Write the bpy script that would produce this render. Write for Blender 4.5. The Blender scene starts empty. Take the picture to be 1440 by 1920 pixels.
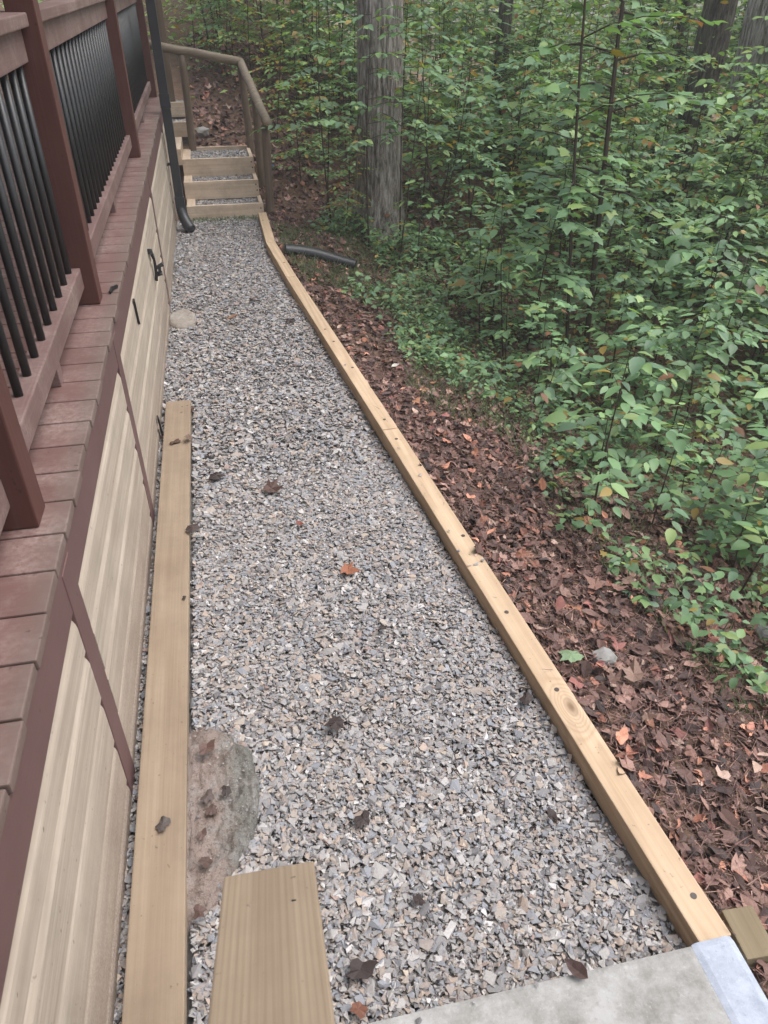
import bpy, bmesh, math, random
import numpy as np
from mathutils import Vector, Matrix

random.seed(7)
rng = np.random.default_rng(7)
R = math.radians
scene = bpy.context.scene
COL = scene.collection

# ------------------------------------------------------------------ camera
cam_d = bpy.data.cameras.new('camera')
cam = bpy.data.objects.new('camera', cam_d)
COL.objects.link(cam)
cam.location = (0.0, 0.0, 1.96)
cam.rotation_euler = (R(90 - 34.727), 0, R(-11.896))
cam_d.sensor_fit = 'VERTICAL'
cam_d.sensor_height = 24.0
cam_d.lens = 1385.0 / 1920.0 * 24.0
cam_d.clip_start = 0.02
cam_d.clip_end = 500
cam_d.dof.use_dof = True
cam_d.dof.focus_distance = 3.2
cam_d.dof.aperture_fstop = 7.0
scene.camera = cam

# ------------------------------------------------------------------ sky, sun, exposure
SUN_EL, SUN_AZ = 66.0, 98.0            # azimuth clockwise from +Y
world = bpy.data.worlds.new('World')
scene.world = world
world.use_nodes = True
wn = world.node_tree
wn.nodes.clear()
sky = wn.nodes.new('ShaderNodeTexSky')
sky.sky_type = 'NISHITA'
sky.sun_disc = False
sky.sun_elevation = R(SUN_EL)
sky.sun_rotation = R(SUN_AZ)
sky.dust_density = 4.0
sky.air_density = 1.5
hsv = wn.nodes.new('ShaderNodeHueSaturation')
hsv.inputs['Saturation'].default_value = 0.5
bg = wn.nodes.new('ShaderNodeBackground')
bg.inputs['Strength'].default_value = 0.15
wo = wn.nodes.new('ShaderNodeOutputWorld')
wn.links.new(sky.outputs[0], hsv.inputs['Color'])
wn.links.new(hsv.outputs[0], bg.inputs['Color'])
wn.links.new(bg.outputs[0], wo.inputs['Surface'])

sun_d = bpy.data.lights.new('sun', 'SUN')
sun_d.energy = 1.4
sun_d.angle = R(45)
sun_d.color = (1.0, 0.985, 1.0)
sun = bpy.data.objects.new('sun', sun_d)
COL.objects.link(sun)
sdir = Vector((math.sin(R(SUN_AZ)) * math.cos(R(SUN_EL)), math.cos(R(SUN_AZ)) * math.cos(R(SUN_EL)), math.sin(R(SUN_EL))))
sun.rotation_euler = (-sdir).to_track_quat('-Z', 'Y').to_euler()
sun.location = (4, 2, 20)

scene.view_settings.view_transform = 'Standard'
scene.view_settings.look = 'None'
scene.view_settings.exposure = 0.84
scene.view_settings.gamma = 1.0
scene.view_settings.use_curve_mapping = False
scene.cycles.max_bounces = 6
scene.cycles.diffuse_bounces = 4
scene.cycles.glossy_bounces = 1
scene.cycles.transmission_bounces = 3
scene.cycles.transparent_max_bounces = 4

# ================================================================== helpers
def lin(r, g, b):
    f = lambda c: (c / 255 / 12.92) if c / 255 <= 0.04045 else ((c / 255 + 0.055) / 1.055) ** 2.4
    return (f(r), f(g), f(b), 1.0)

class NT:
    """small helper round a material's node tree"""
    def __init__(s, name):
        s.m = bpy.data.materials.new(name)
        s.m.use_nodes = True
        s.t = s.m.node_tree
        s.t.nodes.clear()
        s.out = s.t.nodes.new('ShaderNodeOutputMaterial')
    def n(s, typ, props=None, **inp):
        nd = s.t.nodes.new(typ)
        for k, v in (props or {}).items():
            setattr(nd, k, v)
        for k, v in inp.items():
            key = int(k[1:]) if k[0] == '_' and k[1:].isdigit() else k.replace('_', ' ')
            s.set(nd.inputs[key], v)
        return nd
    def set(s, sock, v):
        if isinstance(v, bpy.types.NodeSocket):
            s.t.links.new(v, sock)
        elif isinstance(v, bpy.types.Node):
            s.t.links.new(v.outputs[0], sock)
        else:
            sock.default_value = v
    def math(s, op, a, b=0.0, c=0.0, clamp=False):
        nd = s.n('ShaderNodeMath', {'operation': op, 'use_clamp': clamp})
        s.set(nd.inputs[0], a); s.set(nd.inputs[1], b); s.set(nd.inputs[2], c)
        return nd.outputs[0]
    def mix(s, f, a, b, mode='MIX'):
        nd = s.n('ShaderNodeMix', {'data_type': 'RGBA', 'blend_type': mode})
        s.set(nd.inputs[0], f); s.set(nd.inputs[6], a); s.set(nd.inputs[7], b)
        return nd.outputs[2]
    def ramp(s, f, stops):
        nd = s.n('ShaderNodeValToRGB')
        el = nd.color_ramp.elements
        while len(el) < len(stops):
            el.new(0.5)
        for e, (p, c) in zip(el, stops):
            e.position = p
            e.color = c if len(c) == 4 else (*c, 1)
        s.set(nd.inputs[0], f)
        return nd.outputs[0]
    def rng(s, v, a, b, c=0.0, d=1.0):
        nd = s.n('ShaderNodeMapRange', {'clamp': True})
        s.set(nd.inputs[0], v)
        for i, q in enumerate((a, b, c, d)):
            nd.inputs[i + 1].default_value = q
        return nd.outputs[0]
    def coords(s, scale=(1, 1, 1), vary=True):
        tc = s.n('ShaderNodeTexCoord')
        v = tc.outputs['Object']
        if vary:
            oi = s.n('ShaderNodeObjectInfo')
            off = s.n('ShaderNodeVectorMath', {'operation': 'SCALE'})
            off.inputs[0].default_value = (17.3, 9.1, 23.7)
            s.set(off.inputs['Scale'], oi.outputs['Random'])
            ad = s.n('ShaderNodeVectorMath', {'operation': 'ADD'})
            s.set(ad.inputs[0], v); s.set(ad.inputs[1], off.outputs[0])
            v = ad.outputs[0]
        mp = s.n('ShaderNodeMapping')
        s.set(mp.inputs['Vector'], v)
        mp.inputs['Scale'].default_value = scale
        return mp.outputs[0]
    def noise(s, vec, scale, detail=4.0, rough=0.55, dist=0.0):
        nd = s.n('ShaderNodeTexNoise', None, Vector=vec, Scale=scale, Detail=detail, Roughness=rough, Distortion=dist)
        return nd.outputs[0]
    def wpos(s):
        g = s.n('ShaderNodeNewGeometry')
        return g.outputs['Position']
    def sep(s, v):
        nd = s.n('ShaderNodeSeparateXYZ'); s.set(nd.inputs[0], v); return nd.outputs
    def finish(s, color, rough=0.7, bump=None, bstr=0.3, bdist=0.004, spec=0.3, extra=None):
        b = s.n('ShaderNodeBsdfPrincipled', None, Base_Color=color, Roughness=rough)
        b.inputs['Specular IOR Level'].default_value = spec
        if bump is not None:
            bp = s.n('ShaderNodeBump', None, Height=bump, Strength=bstr, Distance=bdist)
            s.set(b.inputs['Normal'], bp.outputs[0])
        s.t.links.new(b.outputs[0], s.out.inputs['Surface'])
        return s.m

def wood(name, light, dark, axis='Y', rings=55.0, stain=None, stain_amt=0.0, rough=0.72, knot=None, dirt_z=None, ring_amt=0.4, lines=0, grain=.5):
    t = NT(name)
    st = {'X': (0.35, 5, 5), 'Y': (5, 0.35, 5), 'Z': (5, 5, 0.35)}[axis]
    c = t.coords(st)
    low = t.noise(c, 1.0, 1.5, 0.4)
    if knot:
        g = t.n('ShaderNodeVectorMath', {'operation': 'SUBTRACT'})
        t.set(g.inputs[0], t.wpos()); g.inputs[1].default_value = knot
        sc = t.n('ShaderNodeVectorMath', {'operation': 'MULTIPLY'})
        t.set(sc.inputs[0], g.outputs[0]); sc.inputs[1].default_value = (1.3, 0.62, 0.5)
        ln = t.n('ShaderNodeVectorMath', {'operation': 'LENGTH'}); t.set(ln.inputs[0], sc.outputs[0])
        r = ln.outputs['Value']
        e = t.math('POWER', 2.718, t.math('MULTIPLY', t.math('POWER', t.math('DIVIDE', r, 0.055), 2.0), -1.0))
        low = t.math('ADD', low, t.math('MULTIPLY', e, 0.55))
    ring = t.math('MULTIPLY_ADD', t.math('SINE', t.math('MULTIPLY', low, rings * 2)), 0.5, 0.5)
    ring = t.math('POWER', ring, 1.8)
    fs = {'X': (3, 160, 160), 'Y': (160, 3, 160), 'Z': (160, 160, 3)}[axis]
    fine = t.noise(t.coords(fs), 1.0, 3.0, 0.6)
    big = t.noise(t.coords((2.2, 2.2, 2.2)), 1.3, 3.0)
    ms = {'X': (.9, 48, 48), 'Y': (48, .9, 48), 'Z': (48, 48, .9)}[axis]
    med = t.rng(t.noise(t.coords(ms), 1.0, 4.0, .6), .36, .66)
    f = t.math('ADD', t.math('MULTIPLY', ring, ring_amt), t.math('MULTIPLY', t.rng(fine, 0.35, 0.7), 0.35), clamp=True)
    col = t.mix(f, light, dark)
    col = t.mix(t.math('MULTIPLY', med, grain), col, (dark[0] * .8, dark[1] * .78, dark[2] * .76, 1))
    if lines:
        ax = t.sep(t.n('ShaderNodeTexCoord').outputs['Object'])[0]
        wob = t.noise(t.coords((8, .5, 8)), 1.0, 3.0, .5)
        ls = t.math('SINE', t.math('ADD', t.math('MULTIPLY', ax, 6.283 / lines), t.math('MULTIPLY', wob, 9.0)))
        col = t.mix(t.rng(ls, -.1, .9, 0, .27), col, (dark[0] * .78, dark[1] * .74, dark[2] * .70, 1))
    col = t.mix(t.rng(big, 0.35, 0.7, 0.0, 0.45), col, t.mix(0.5, dark, light), 'MIX')
    val = t.noise(t.coords((6, 6, 6)), 1.0, 5.0, 0.7)
    col = t.mix(t.rng(val, 0.3, 0.75, 0.0, 0.30), col, (dark[0] * 0.7, dark[1] * 0.7, dark[2] * 0.72, 1))
    if stain:
        sn = t.noise(t.coords((3, 3, 3)), 2.1, 6.0, 0.65)
        col = t.mix(t.rng(sn, 0.45, 0.75, 0.0, stain_amt), col, stain)
    # small dark specks of dirt
    sp = t.noise(t.coords((60, 60, 60)), 1.0, 2.0, 0.5)
    col = t.mix(t.rng(sp, 0.70, 0.78, 0.0, 0.55), col, lin(60, 48, 40))
    if dirt_z:
        z = t.sep(t.wpos())[2]
        wob = t.noise(t.wpos(), 5.0, 5.0, 0.7)
        zz = t.math('ADD', z, t.math('MULTIPLY_ADD', wob, 0.34, -0.17))
        dm = t.rng(zz, dirt_z[0], dirt_z[1], 0.8, 0.0)
        spk = t.rng(t.noise(t.wpos(), 170.0, 3.0, 0.7), 0.38, 0.62, 0.35, 1.0)
        col = t.mix(t.math('MULTIPLY', dm, spk), col, lin(112, 94, 84))
    if knot:
        col = t.mix(t.rng(r, 0.004, 0.03, 0.75, 0.0), col, lin(96, 70, 52))
    h = t.math('ADD', t.math('MULTIPLY', ring, 0.5), fine)
    return t.finish(col, rough, h, 0.25, 0.002, 0.25)

def attr_mat(name, rough=0.8, bump_scale=0, spec=0.3, var=0.0, translucent=0.0):
    """colour from a per-piece colour attribute with some grain on top"""
    t = NT(name)
    a = t.n('ShaderNodeAttribute'); a.attribute_name = 'Col'
    col = a.outputs['Color']
    bump = None
    if var:
        nz = t.noise(t.wpos(), 260.0, 3.0, 0.65)
        col = t.mix(t.rng(nz, 0.3, 0.75, 0.0, var), col, t.mix(1.0, col, (0.45, 0.43, 0.42, 1), 'MULTIPLY'))
        bump = nz
    if translucent:
        b = t.n('ShaderNodeBsdfPrincipled', None, Base_Color=col, Roughness=rough)
        b.inputs['Specular IOR Level'].default_value = spec
        tr = t.n('ShaderNodeBsdfTranslucent', None, Color=t.mix(1.0, col, (1.15, 1.2, 0.55, 1), 'MULTIPLY'))
        mx = t.n('ShaderNodeMixShader', None, _0=translucent)
        t.t.links.new(b.outputs[0], mx.inputs[1]); t.t.links.new(tr.outputs[0], mx.inputs[2])
        t.t.links.new(mx.outputs[0], t.out.inputs['Surface'])
        return t.m
    return t.finish(col, rough, bump, 0.35, 0.003, spec)

WLOC = {}
def put(o, parent, loc):
    COL.objects.link(o)
    loc = Vector(loc)
    if parent is not None:
        o.parent = parent
        o.location = loc - WLOC[parent.name]
    else:
        o.location = loc
    WLOC[o.name] = loc
    return o

def tag(o, label=None, cat=None, group=None, kind=None):
    if label: o['label'] = label
    if cat: o['category'] = cat
    if group: o['group'] = group
    if kind: o['kind'] = kind
    return o

def thing(name, loc, label, cat, group=None):
    o = bpy.data.objects.new(name, None)
    o.empty_display_size = 0.1
    put(o, None, loc)
    return tag(o, label, cat, group)

def bm_obj(name, bm, mat, parent=None, loc=(0, 0, 0), smooth=False):
    me = bpy.data.meshes.new(name)
    bm.to_mesh(me); bm.free()
    if mat: me.materials.append(mat)
    if smooth:
        me.polygons.foreach_set('use_smooth', [True] * len(me.polygons))
    return put(bpy.data.objects.new(name, me), parent, loc)

BOXC = {}
def box_mesh(name, sx, sy, sz, mat, bev):
    key = (round(sx, 4), round(sy, 4), round(sz, 4), mat.name, bev)
    if key not in BOXC:
        bm = bmesh.new()
        bmesh.ops.create_cube(bm, size=1.0)
        for v in bm.verts:
            v.co = Vector((v.co.x * sx, v.co.y * sy, v.co.z * sz))
        if bev:
            bmesh.ops.bevel(bm, geom=list(bm.edges), offset=bev, segments=2, affect='EDGES', profile=0.6)
        me = bpy.data.meshes.new(name)
        bm.to_mesh(me); bm.free()
        me.materials.append(mat)
        BOXC[key] = me
    return BOXC[key]

def box(name, x0, x1, y0, y1, z0, z1, mat, parent=None, bev=0.004, rot=None):
    o = bpy.data.objects.new(name, box_mesh(name, x1 - x0, y1 - y0, z1 - z0, mat, bev))
    put(o, parent, ((x0 + x1) / 2, (y0 + y1) / 2, (z0 + z1) / 2))
    if rot: o.rotation_euler = rot
    return o

def beam(name, p0, p1, w, h, mat, parent=None, bev=0.004, roll=0.0):
    """a straight board from p0 to p1 (centre line), w across, h high; local Y is its length"""
    p0, p1 = Vector(p0), Vector(p1)
    d = p1 - p0
    o = bpy.data.objects.new(name, box_mesh(name, w, d.length, h, mat, bev))
    put(o, parent, (p0 + p1) / 2)
    y = d.normalized(); z = Vector((0, 0, 1)); x = y.cross(z).normalized(); z = x.cross(y)
    m = Matrix((x, y, z)).transposed()
    o.rotation_euler = (m @ Matrix.Rotation(roll, 3, 'Y')).to_euler()
    return o

def tube_bm(bm, pts, radii, sides=10, caps=True, wob=0.0):
    pts = [Vector(p) for p in pts]
    rings = []
    ref = Vector((0.31, 0.17, 0.93)).normalized()
    for i, p in enumerate(pts):
        d = (pts[min(i + 1, len(pts) - 1)] - pts[max(i - 1, 0)]).normalized()
        a = ref
        if abs(d.dot(a)) > 0.95: a = Vector((1, 0, 0))
        u = d.cross(a).normalized(); v = d.cross(u)
        ring = []
        for k in range(sides):
            th = 2 * math.pi * k / sides
            r = radii[i] * (1 + wob * random.uniform(-1, 1))
            ring.append(bm.verts.new(p + u * math.cos(th) * r + v * math.sin(th) * r))
        rings.append(ring)
    for a, b in zip(rings, rings[1:]):
        for k in range(sides):
            bm.faces.new((a[k], a[(k + 1) % sides], b[(k + 1) % sides], b[k]))
    if caps:
        bm.faces.new(rings[0][::-1]); bm.faces.new(rings[-1])

def tube(name, pts, radii, mat, parent=None, sides=12, wob=0.0, smooth=True):
    o0 = Vector(pts[0])
    bm = bmesh.new()
    tube_bm(bm, [Vector(p) - o0 for p in pts], radii, sides, True, wob)
    bmesh.ops.recalc_face_normals(bm, faces=bm.faces)
    return bm_obj(name, bm, mat, parent, o0, smooth)

def np_mesh(name, V, loops, totals, mat, col=None, smooth=False):
    me = bpy.data.meshes.new(name)
    V = np.ascontiguousarray(V, np.float32)
    me.vertices.add(len(V)); me.vertices.foreach_set('co', V.ravel())
    me.loops.add(len(loops)); me.loops.foreach_set('vertex_index', np.ascontiguousarray(loops, np.int32))
    me.polygons.add(len(totals))
    starts = np.concatenate(([0], np.cumsum(totals)[:-1])).astype(np.int32)
    me.polygons.foreach_set('loop_start', starts)
    me.polygons.foreach_set('loop_total', np.ascontiguousarray(totals, np.int32))
    me.polygons.foreach_set('use_smooth', np.full(len(totals), bool(smooth)))
    me.update(calc_edges=True)
    if col is not None:
        ca = me.color_attributes.new('Col', 'FLOAT_COLOR', 'POINT')
        c = np.ones((len(V), 4), np.float32); c[:, :3] = col
        ca.data.foreach_set('color', c.ravel())
    me.materials.append(mat)
    return me

class Cloud:
    """collects many copies of small templates into one mesh"""
    def __init__(s): s.V, s.L, s.T, s.C, s.base = [], [], [], [], 0
    def add(s, tmpl, pos, M, col):
        tv, tf = tmpl
        n = len(pos)
        if n == 0: return
        V = np.einsum('nij,kj->nki', M, tv) + pos[:, None, :]
        k = len(tv)
        fl = np.concatenate([np.array(f) for f in tf]); ft = np.array([len(f) for f in tf])
        L = (fl[None, :] + (np.arange(n) * k)[:, None] + s.base).ravel()
        s.V.append(V.reshape(-1, 3)); s.L.append(L); s.T.append(np.tile(ft, n))
        s.C.append(np.repeat(col, k, axis=0))
        s.base += n * k
    def mesh(s, name, mat, smooth=False):
        return np_mesh(name, np.concatenate(s.V), np.concatenate(s.L), np.concatenate(s.T), mat, np.concatenate(s.C), smooth)

def unit(v): return v / np.maximum(np.linalg.norm(v, axis=-1, keepdims=True), 1e-9)
def frames(y, n, size):
    """columns: across, along, normal; scaled"""
    y = unit(y); x = unit(np.cross(y, n)); z = np.cross(x, y)
    M = np.stack([x, y, z], axis=-1)
    if size.ndim == 1: return M * size[:, None, None]
    return M * size[:, None, :]
def rot_rand(n, tilt):
    """random spin about z with normal tilted by gaussian angle"""
    az = rng.uniform(0, 2 * np.pi, n)
    y = np.stack([np.cos(az), np.sin(az), rng.normal(0, tilt, n)], -1)
    nn = np.stack([rng.normal(0, tilt, n), rng.normal(0, tilt, n), np.ones(n)], -1)
    return y, nn

# ------------------------------------------------------------------ leaf shapes (along +y, length 1)
def leaf_ovate(w=0.27, fold=0.06, droop=0.12):
    v = [(0, 0, 0), (0, .36, .0), (0, .70, -.02 - droop * .3), (0, 1.02, -droop),
         (-w * .72, .17, fold * .7), (-w, .43, fold), (-w * .66, .74, fold * .5 - droop * .4),
         (w * .72, .17, fold * .7), (w, .43, fold), (w * .66, .74, fold * .5 - droop * .4)]
    f = [(0, 1, 5, 4), (1, 2, 6, 5), (2, 3, 6), (0, 7, 8, 1), (1, 8, 9, 2), (2, 9, 3)]
    return np.array(v, float), f
def leaf_palm(curl=0.1, rnd=0.0):
    out = [(0, 0), (.16, .06), (.38, .10), (.30, .28), (.52, .46), (.27, .52), (.20, .66), (0, 1.0),
           (-.20, .66), (-.27, .52), (-.52, .46), (-.30, .28), (-.38, .10), (-.16, .06)]
    r = random.Random(int(rnd * 1000))
    v = [(0, .36, 0)]
    for x, y in out:
        d = math.hypot(x, y - .36)
        v.append((x * (1 + rnd * r.uniform(-.3, .3)), y * (1 + rnd * r.uniform(-.2, .2)), curl * d * d * 1.6 + rnd * r.uniform(-.09, .09)))
    n = len(out)
    return np.array(v, float), [(0, 1 + i, 1 + (i + 1) % n) for i in range(n)]
def leaf_scrap(seed):
    r = random.Random(seed)
    n = 13
    v = [(0, .5, 0)]
    b1, b2 = r.uniform(-.5, .5), r.uniform(-.6, .6)
    for i in range(n):
        a = 2 * math.pi * i / n
        q = r.uniform(.34, .52) * (1 - .18 * (i % 3 == 0))
        x, y = math.sin(a) * q * .72, -math.cos(a) * q
        v.append((x, .5 + y, b1 * x * x * 2 + b2 * y * y * 1.2 + r.uniform(-.05, .05)))
    return np.array(v, float), [(0, 1 + i, 1 + (i + 1) % n) for i in range(n)]
def flip(t):
    return t
OVATES = [leaf_ovate(.27, .05, .10), leaf_ovate(.31, .08, .18), leaf_ovate(.24, .03, .05)]
PALMS = [leaf_palm(-.15), leaf_palm(-.25, .2), leaf_palm(.05, .1)]
LITTER = [leaf_palm(.28, .55), leaf_palm(.45, .8), leaf_palm(-.2, .65), leaf_ovate(.30, .16, -.25), leaf_ovate(.26, .2, .2), leaf_scrap(1), leaf_scrap(2), leaf_scrap(3), leaf_scrap(4)]
SIMPLE = (np.array([(0, 0, 0), (-.3, .45, .05), (0, 1, -.06), (.3, .45, .05)], float), [(0, 3, 2, 1)])
BLADE = (np.array([(-.5, 0, 0), (.5, 0, 0), (.32, .6, .05), (0, 1, .18), (-.32, .6, .05)], float), [(0, 1, 2, 3, 4)])

# ================================================================== terrain
def ss(a, b, x):
    t = np.clip((x - a) / (b - a), 0, 1)
    return t * t * (3 - 2 * t)
def edge(y):
    return np.interp(y, [-2, .7, 3.44, 7.3, 8.4, 9.0], [1.25, 1.03, .80, .49, .485, .50])
def T(x, y):
    x = np.asarray(x, float); y = np.asarray(y, float)
    d = np.maximum(x - edge(y), 0)
    k = .34 - .13 * ss(3, 7.5, y)
    drop = np.where(d < 6, k * d, k * 6 + .10 * (d - 6))
    rise = np.where(y < 13, .285 * np.maximum(y - 8.75, 0), .285 * 4.25 + .13 * (y - 13))
    fall = 1 - .8 * ss(1.0, 8.0, x)
    z = .02 - drop + rise * fall
    n = .025 * np.sin(2.1 * x + 1.3 * y) + .02 * np.sin(3.7 * x - 2.9 * y + 1) + .015 * np.sin(6.1 * y + 4.3 * x)
    return z + n * ss(0, .5, d)

# ------------------------------------------------------------------ materials
M_edge = wood('edging_pine', lin(208, 184, 156), lin(172, 146, 118), 'Y', 40, knot=(0.934, 1.462, 0.06), ring_amt=.5)
M_board = wood('loose_board_pine', lin(156, 139, 119), lin(132, 114, 96), 'Y', 30, ring_amt=.35, stain=lin(104, 90, 78), stain_amt=.25)
M_cap = wood('rail_cap_pine', lin(162, 145, 125), lin(132, 114, 95), 'Y', 18, ring_amt=.25, lines=.0095, grain=.35)
M_siding = wood('siding_pine', lin(194, 181, 166), lin(164, 149, 134), 'Y', 42, stain=lin(140, 132, 120), stain_amt=.3, grain=.6, dirt_z=(0.0, 0.36), ring_amt=.35)
M_step = wood('step_pine', lin(226, 206, 184), lin(190, 168, 146), 'X', 26, stain=lin(120, 104, 84), stain_amt=.4)
M_stepy = wood('step_side_pine', lin(220, 200, 178), lin(184, 162, 140), 'Y', 26, stain=lin(120, 104, 84), stain_amt=.4)
M_block = wood('treated_block', lin(150, 137, 110), lin(116, 102, 80), 'Y', 26, ring_amt=.6)
M_log = wood('weathered_log', lin(138, 120, 104), lin(94, 79, 68), 'Z', 22, stain=lin(92, 86, 70), stain_amt=.5)
M_logx = wood('weathered_rail', lin(146, 132, 114), lin(106, 94, 80), 'X', 22, stain=lin(100, 96, 80), stain_amt=.5)
M_oldpost = wood('grey_brown_post', lin(130, 112, 94), lin(88, 74, 62), 'Z', 22)

def painted(name, base, worn, dust_amt, edge_weather=False, axis='Y'):
    t = NT(name)
    c = t.coords((1, 1, 1))
    big = t.noise(c, 3.0, 5.0, 0.65)
    col = t.mix(t.rng(big, .3, .7), base, (base[0] * .82, base[1] * .80, base[2] * .80, 1))
    fs = {'X': (4, 120, 120), 'Y': (120, 4, 120), 'Z': (120, 120, 4)}[axis]
    fine = t.noise(t.coords(fs), 1.0, 3.0, .6)
    col = t.mix(t.rng(fine, .5, .72, 0, .6), col, worn)
    if dust_amt:
        dn = t.noise(t.wpos(), 3.4, 6.0, .72)
        fd = t.noise(t.wpos(), 60.0, 4.0, .7)
        m = t.math('MULTIPLY', t.rng(dn, .44, .66), t.rng(fd, .3, .65))
        col = t.mix(t.math('MULTIPLY', m, dust_amt), col, lin(176, 160, 152))
    if edge_weather:
        p = t.sep(t.wpos())
        wob = t.noise(t.wpos(), 14.0, 4.0, .7)
        x = t.math('ADD', p[0], t.math('MULTIPLY_ADD', wob, .08, -.04))
        m = t.rng(x, -.53, -.47)
        col = t.mix(t.math('MULTIPLY', m, .5), col, lin(104, 96, 88))
    sp = t.noise(t.coords((45, 45, 45)), 1.0, 2.0, .5)
    col = t.mix(t.rng(sp, .70, .76, 0, .6), col, lin(50, 40, 38))
    h = t.math('ADD', fine, t.math('MULTIPLY', big, .5))
    return t.finish(col, .62, h, .2, .002, .35)
M_deck = painted('deck_paint', lin(112, 84, 79), lin(118, 92, 88), .5, True, 'X')
M_fascia = painted('fascia_paint', lin(106, 80, 78), lin(96, 72, 70), 0, False, 'Y')
M_rail = painted('rail_paint', lin(116, 92, 88), lin(128, 104, 98), .45, False, 'Y')
M_post = painted('post_paint', lin(90, 57, 51), lin(94, 66, 62), 0, False, 'Z')

def plain(name, col, rough=.6, spec=.3, var=.25, scale=20.0, bstr=.15):
    t = NT(name)
    nz = t.noise(t.coords((1, 1, 1)), scale, 5.0, .65)
    c = t.mix(t.rng(nz, .3, .75, 0, var), col, (col[0] * .5, col[1] * .5, col[2] * .5, 1))
    return t.finish(c, rough, nz, bstr, .003, spec)
M_metal = plain('black_baluster', lin(44, 44, 46), .42, .5, .3, 60)
M_spout = plain('black_downspout', lin(48, 48, 53), .4, .5, .25, 14)
M_plastic = plain('black_plastic', lin(38, 38, 40), .5, .45, .2)
M_pipe = plain('corrugated_pipe', lin(24, 25, 28), .45, .5, .3, 30)
M_bolt = plain('screw_head', lin(70, 62, 58), .5, .5, .3, 200)
M_dark = plain('porch_wall_dark', lin(70, 60, 54), .8, .2, .2, 4)
M_ceiling = plain('porch_ceiling', lin(120, 104, 92), .8, .2, .2, 4)
M_roof = plain('roof_shingle', lin(70, 66, 64), .9, .1, .4, 40)

def concrete(name, base, stain, scale=9.0, amt=.6, grit=True):
    t = NT(name)
    a = t.noise(t.coords((1, 1, 1)), scale, 6.0, .7)
    b = t.noise(t.coords((1, 1, 1)), 120.0, 4.0, .7)
    c = t.mix(t.rng(a, .38, .68, 0, amt), base, stain)
    c = t.mix(t.rng(b, .58, .72, 0, .5), c, (base[0] * .5, base[1] * .5, base[2] * .5, 1))
    c = t.mix(t.rng(b, .42, .3, 0, .35), c, (min(1, base[0] * 1.4), min(1, base[1] * 1.4), min(1, base[2] * 1.4), 1))
    return t.finish(c, .85, t.math('ADD', a, t.math('MULTIPLY', b, .35)), .45, .006, .2)
M_slab = concrete('slab_concrete', lin(164, 163, 161), lin(120, 117, 111), 13.0, .9)
M_slabcap = concrete('pale_edge_strip', lin(172, 178, 190), lin(138, 145, 158), 14.0, .8)
def footing_mat():
    t = NT('footing_concrete')
    p = t.wpos()
    a = t.noise(p, 16.0, 6.0, .7); b = t.noise(p, 75.0, 5.0, .75); c = t.noise(p, 240.0, 3.0, .7)
    x = t.math('ADD', t.sep(p)[0], t.math('MULTIPLY_ADD', a, .16, -.08))
    col = t.mix(t.rng(x, -.215, -.15), lin(152, 136, 127), lin(122, 121, 115))
    col = t.mix(t.rng(a, .48, .66, 0, .7), col, lin(170, 164, 160))
    col = t.mix(t.rng(b, .5, .66, 0, .75), col, lin(74, 62, 56))
    col = t.mix(t.rng(c, .56, .66, 0, .7), col, lin(176, 166, 158))
    return t.finish(col, .95, t.math('ADD', t.math('MULTIPLY', b, 1.2), c), .9, .008, .15)
M_foot = footing_mat()
M_foot2 = concrete('grey_footing', lin(150, 144, 136), lin(128, 112, 100), 8.0, .6)
M_rock = concrete('grey_rock', lin(150, 148, 146), lin(120, 116, 108), 12.0, .8)

def ground_mat(name, a, b, c, scale):
    t = NT(name)
    n1 = t.noise(t.wpos(), scale, 6.0, .7)
    n2 = t.noise(t.wpos(), scale * 9, 5.0, .7)
    col = t.ramp(n1, [(.3, a), (.5, b), (.72, c)])
    col = t.mix(t.rng(n2, .4, .65, 0, .6), col, (a[0] * .55, a[1] * .55, a[2] * .55, 1))
    return t.finish(col, .95, t.math('ADD', n1, n2), .8, .02, .1)
M_soil = ground_mat('forest_soil', lin(94, 76, 64), lin(116, 94, 80), lin(134, 110, 94), 6.0)
M_bed = ground_mat('gravel_bed', lin(128, 123, 121), lin(146, 140, 137), lin(164, 157, 152), 60.0)
M_stone = attr_mat('gravel_stones', .78, spec=.25, var=.45)
M_litter = attr_mat('dead_leaves', .62, spec=.35, var=.5)
M_leaf = attr_mat('green_leaves', .5, spec=.55, translucent=.34)
M_grass = attr_mat('grass_blades', .5, spec=.4, translucent=.2)
M_stem = plain('thin_stem_bark', lin(78, 68, 61), .85, .2, .5, 60)

def bark_mat(name, a, b, c):
    t = NT(name)
    v = t.n('ShaderNodeTexCoord').outputs['Object']
    mp = t.n('ShaderNodeMapping', None, Vector=v); mp.inputs['Scale'].default_value = (32, 32, 5.5)
    n1 = t.noise(mp.outputs[0], 1.0, 6.0, .7, .6)
    n2 = t.noise(v, 3.0, 5.0, .65)
    col = t.ramp(n1, [(.38, a), (.5, b), (.64, c)])
    col = t.mix(t.rng(n2, .45, .7, 0, .4), col, lin(98, 104, 84))
    return t.finish(col, .95, n1, .9, .03, .1)
M_bark = bark_mat('grey_bark', lin(80, 72, 67), lin(142, 133, 127), lin(186, 178, 173))
M_bark2 = bark_mat('dark_bark', lin(48, 44, 41), lin(88, 80, 74), lin(124, 116, 108))

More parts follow.
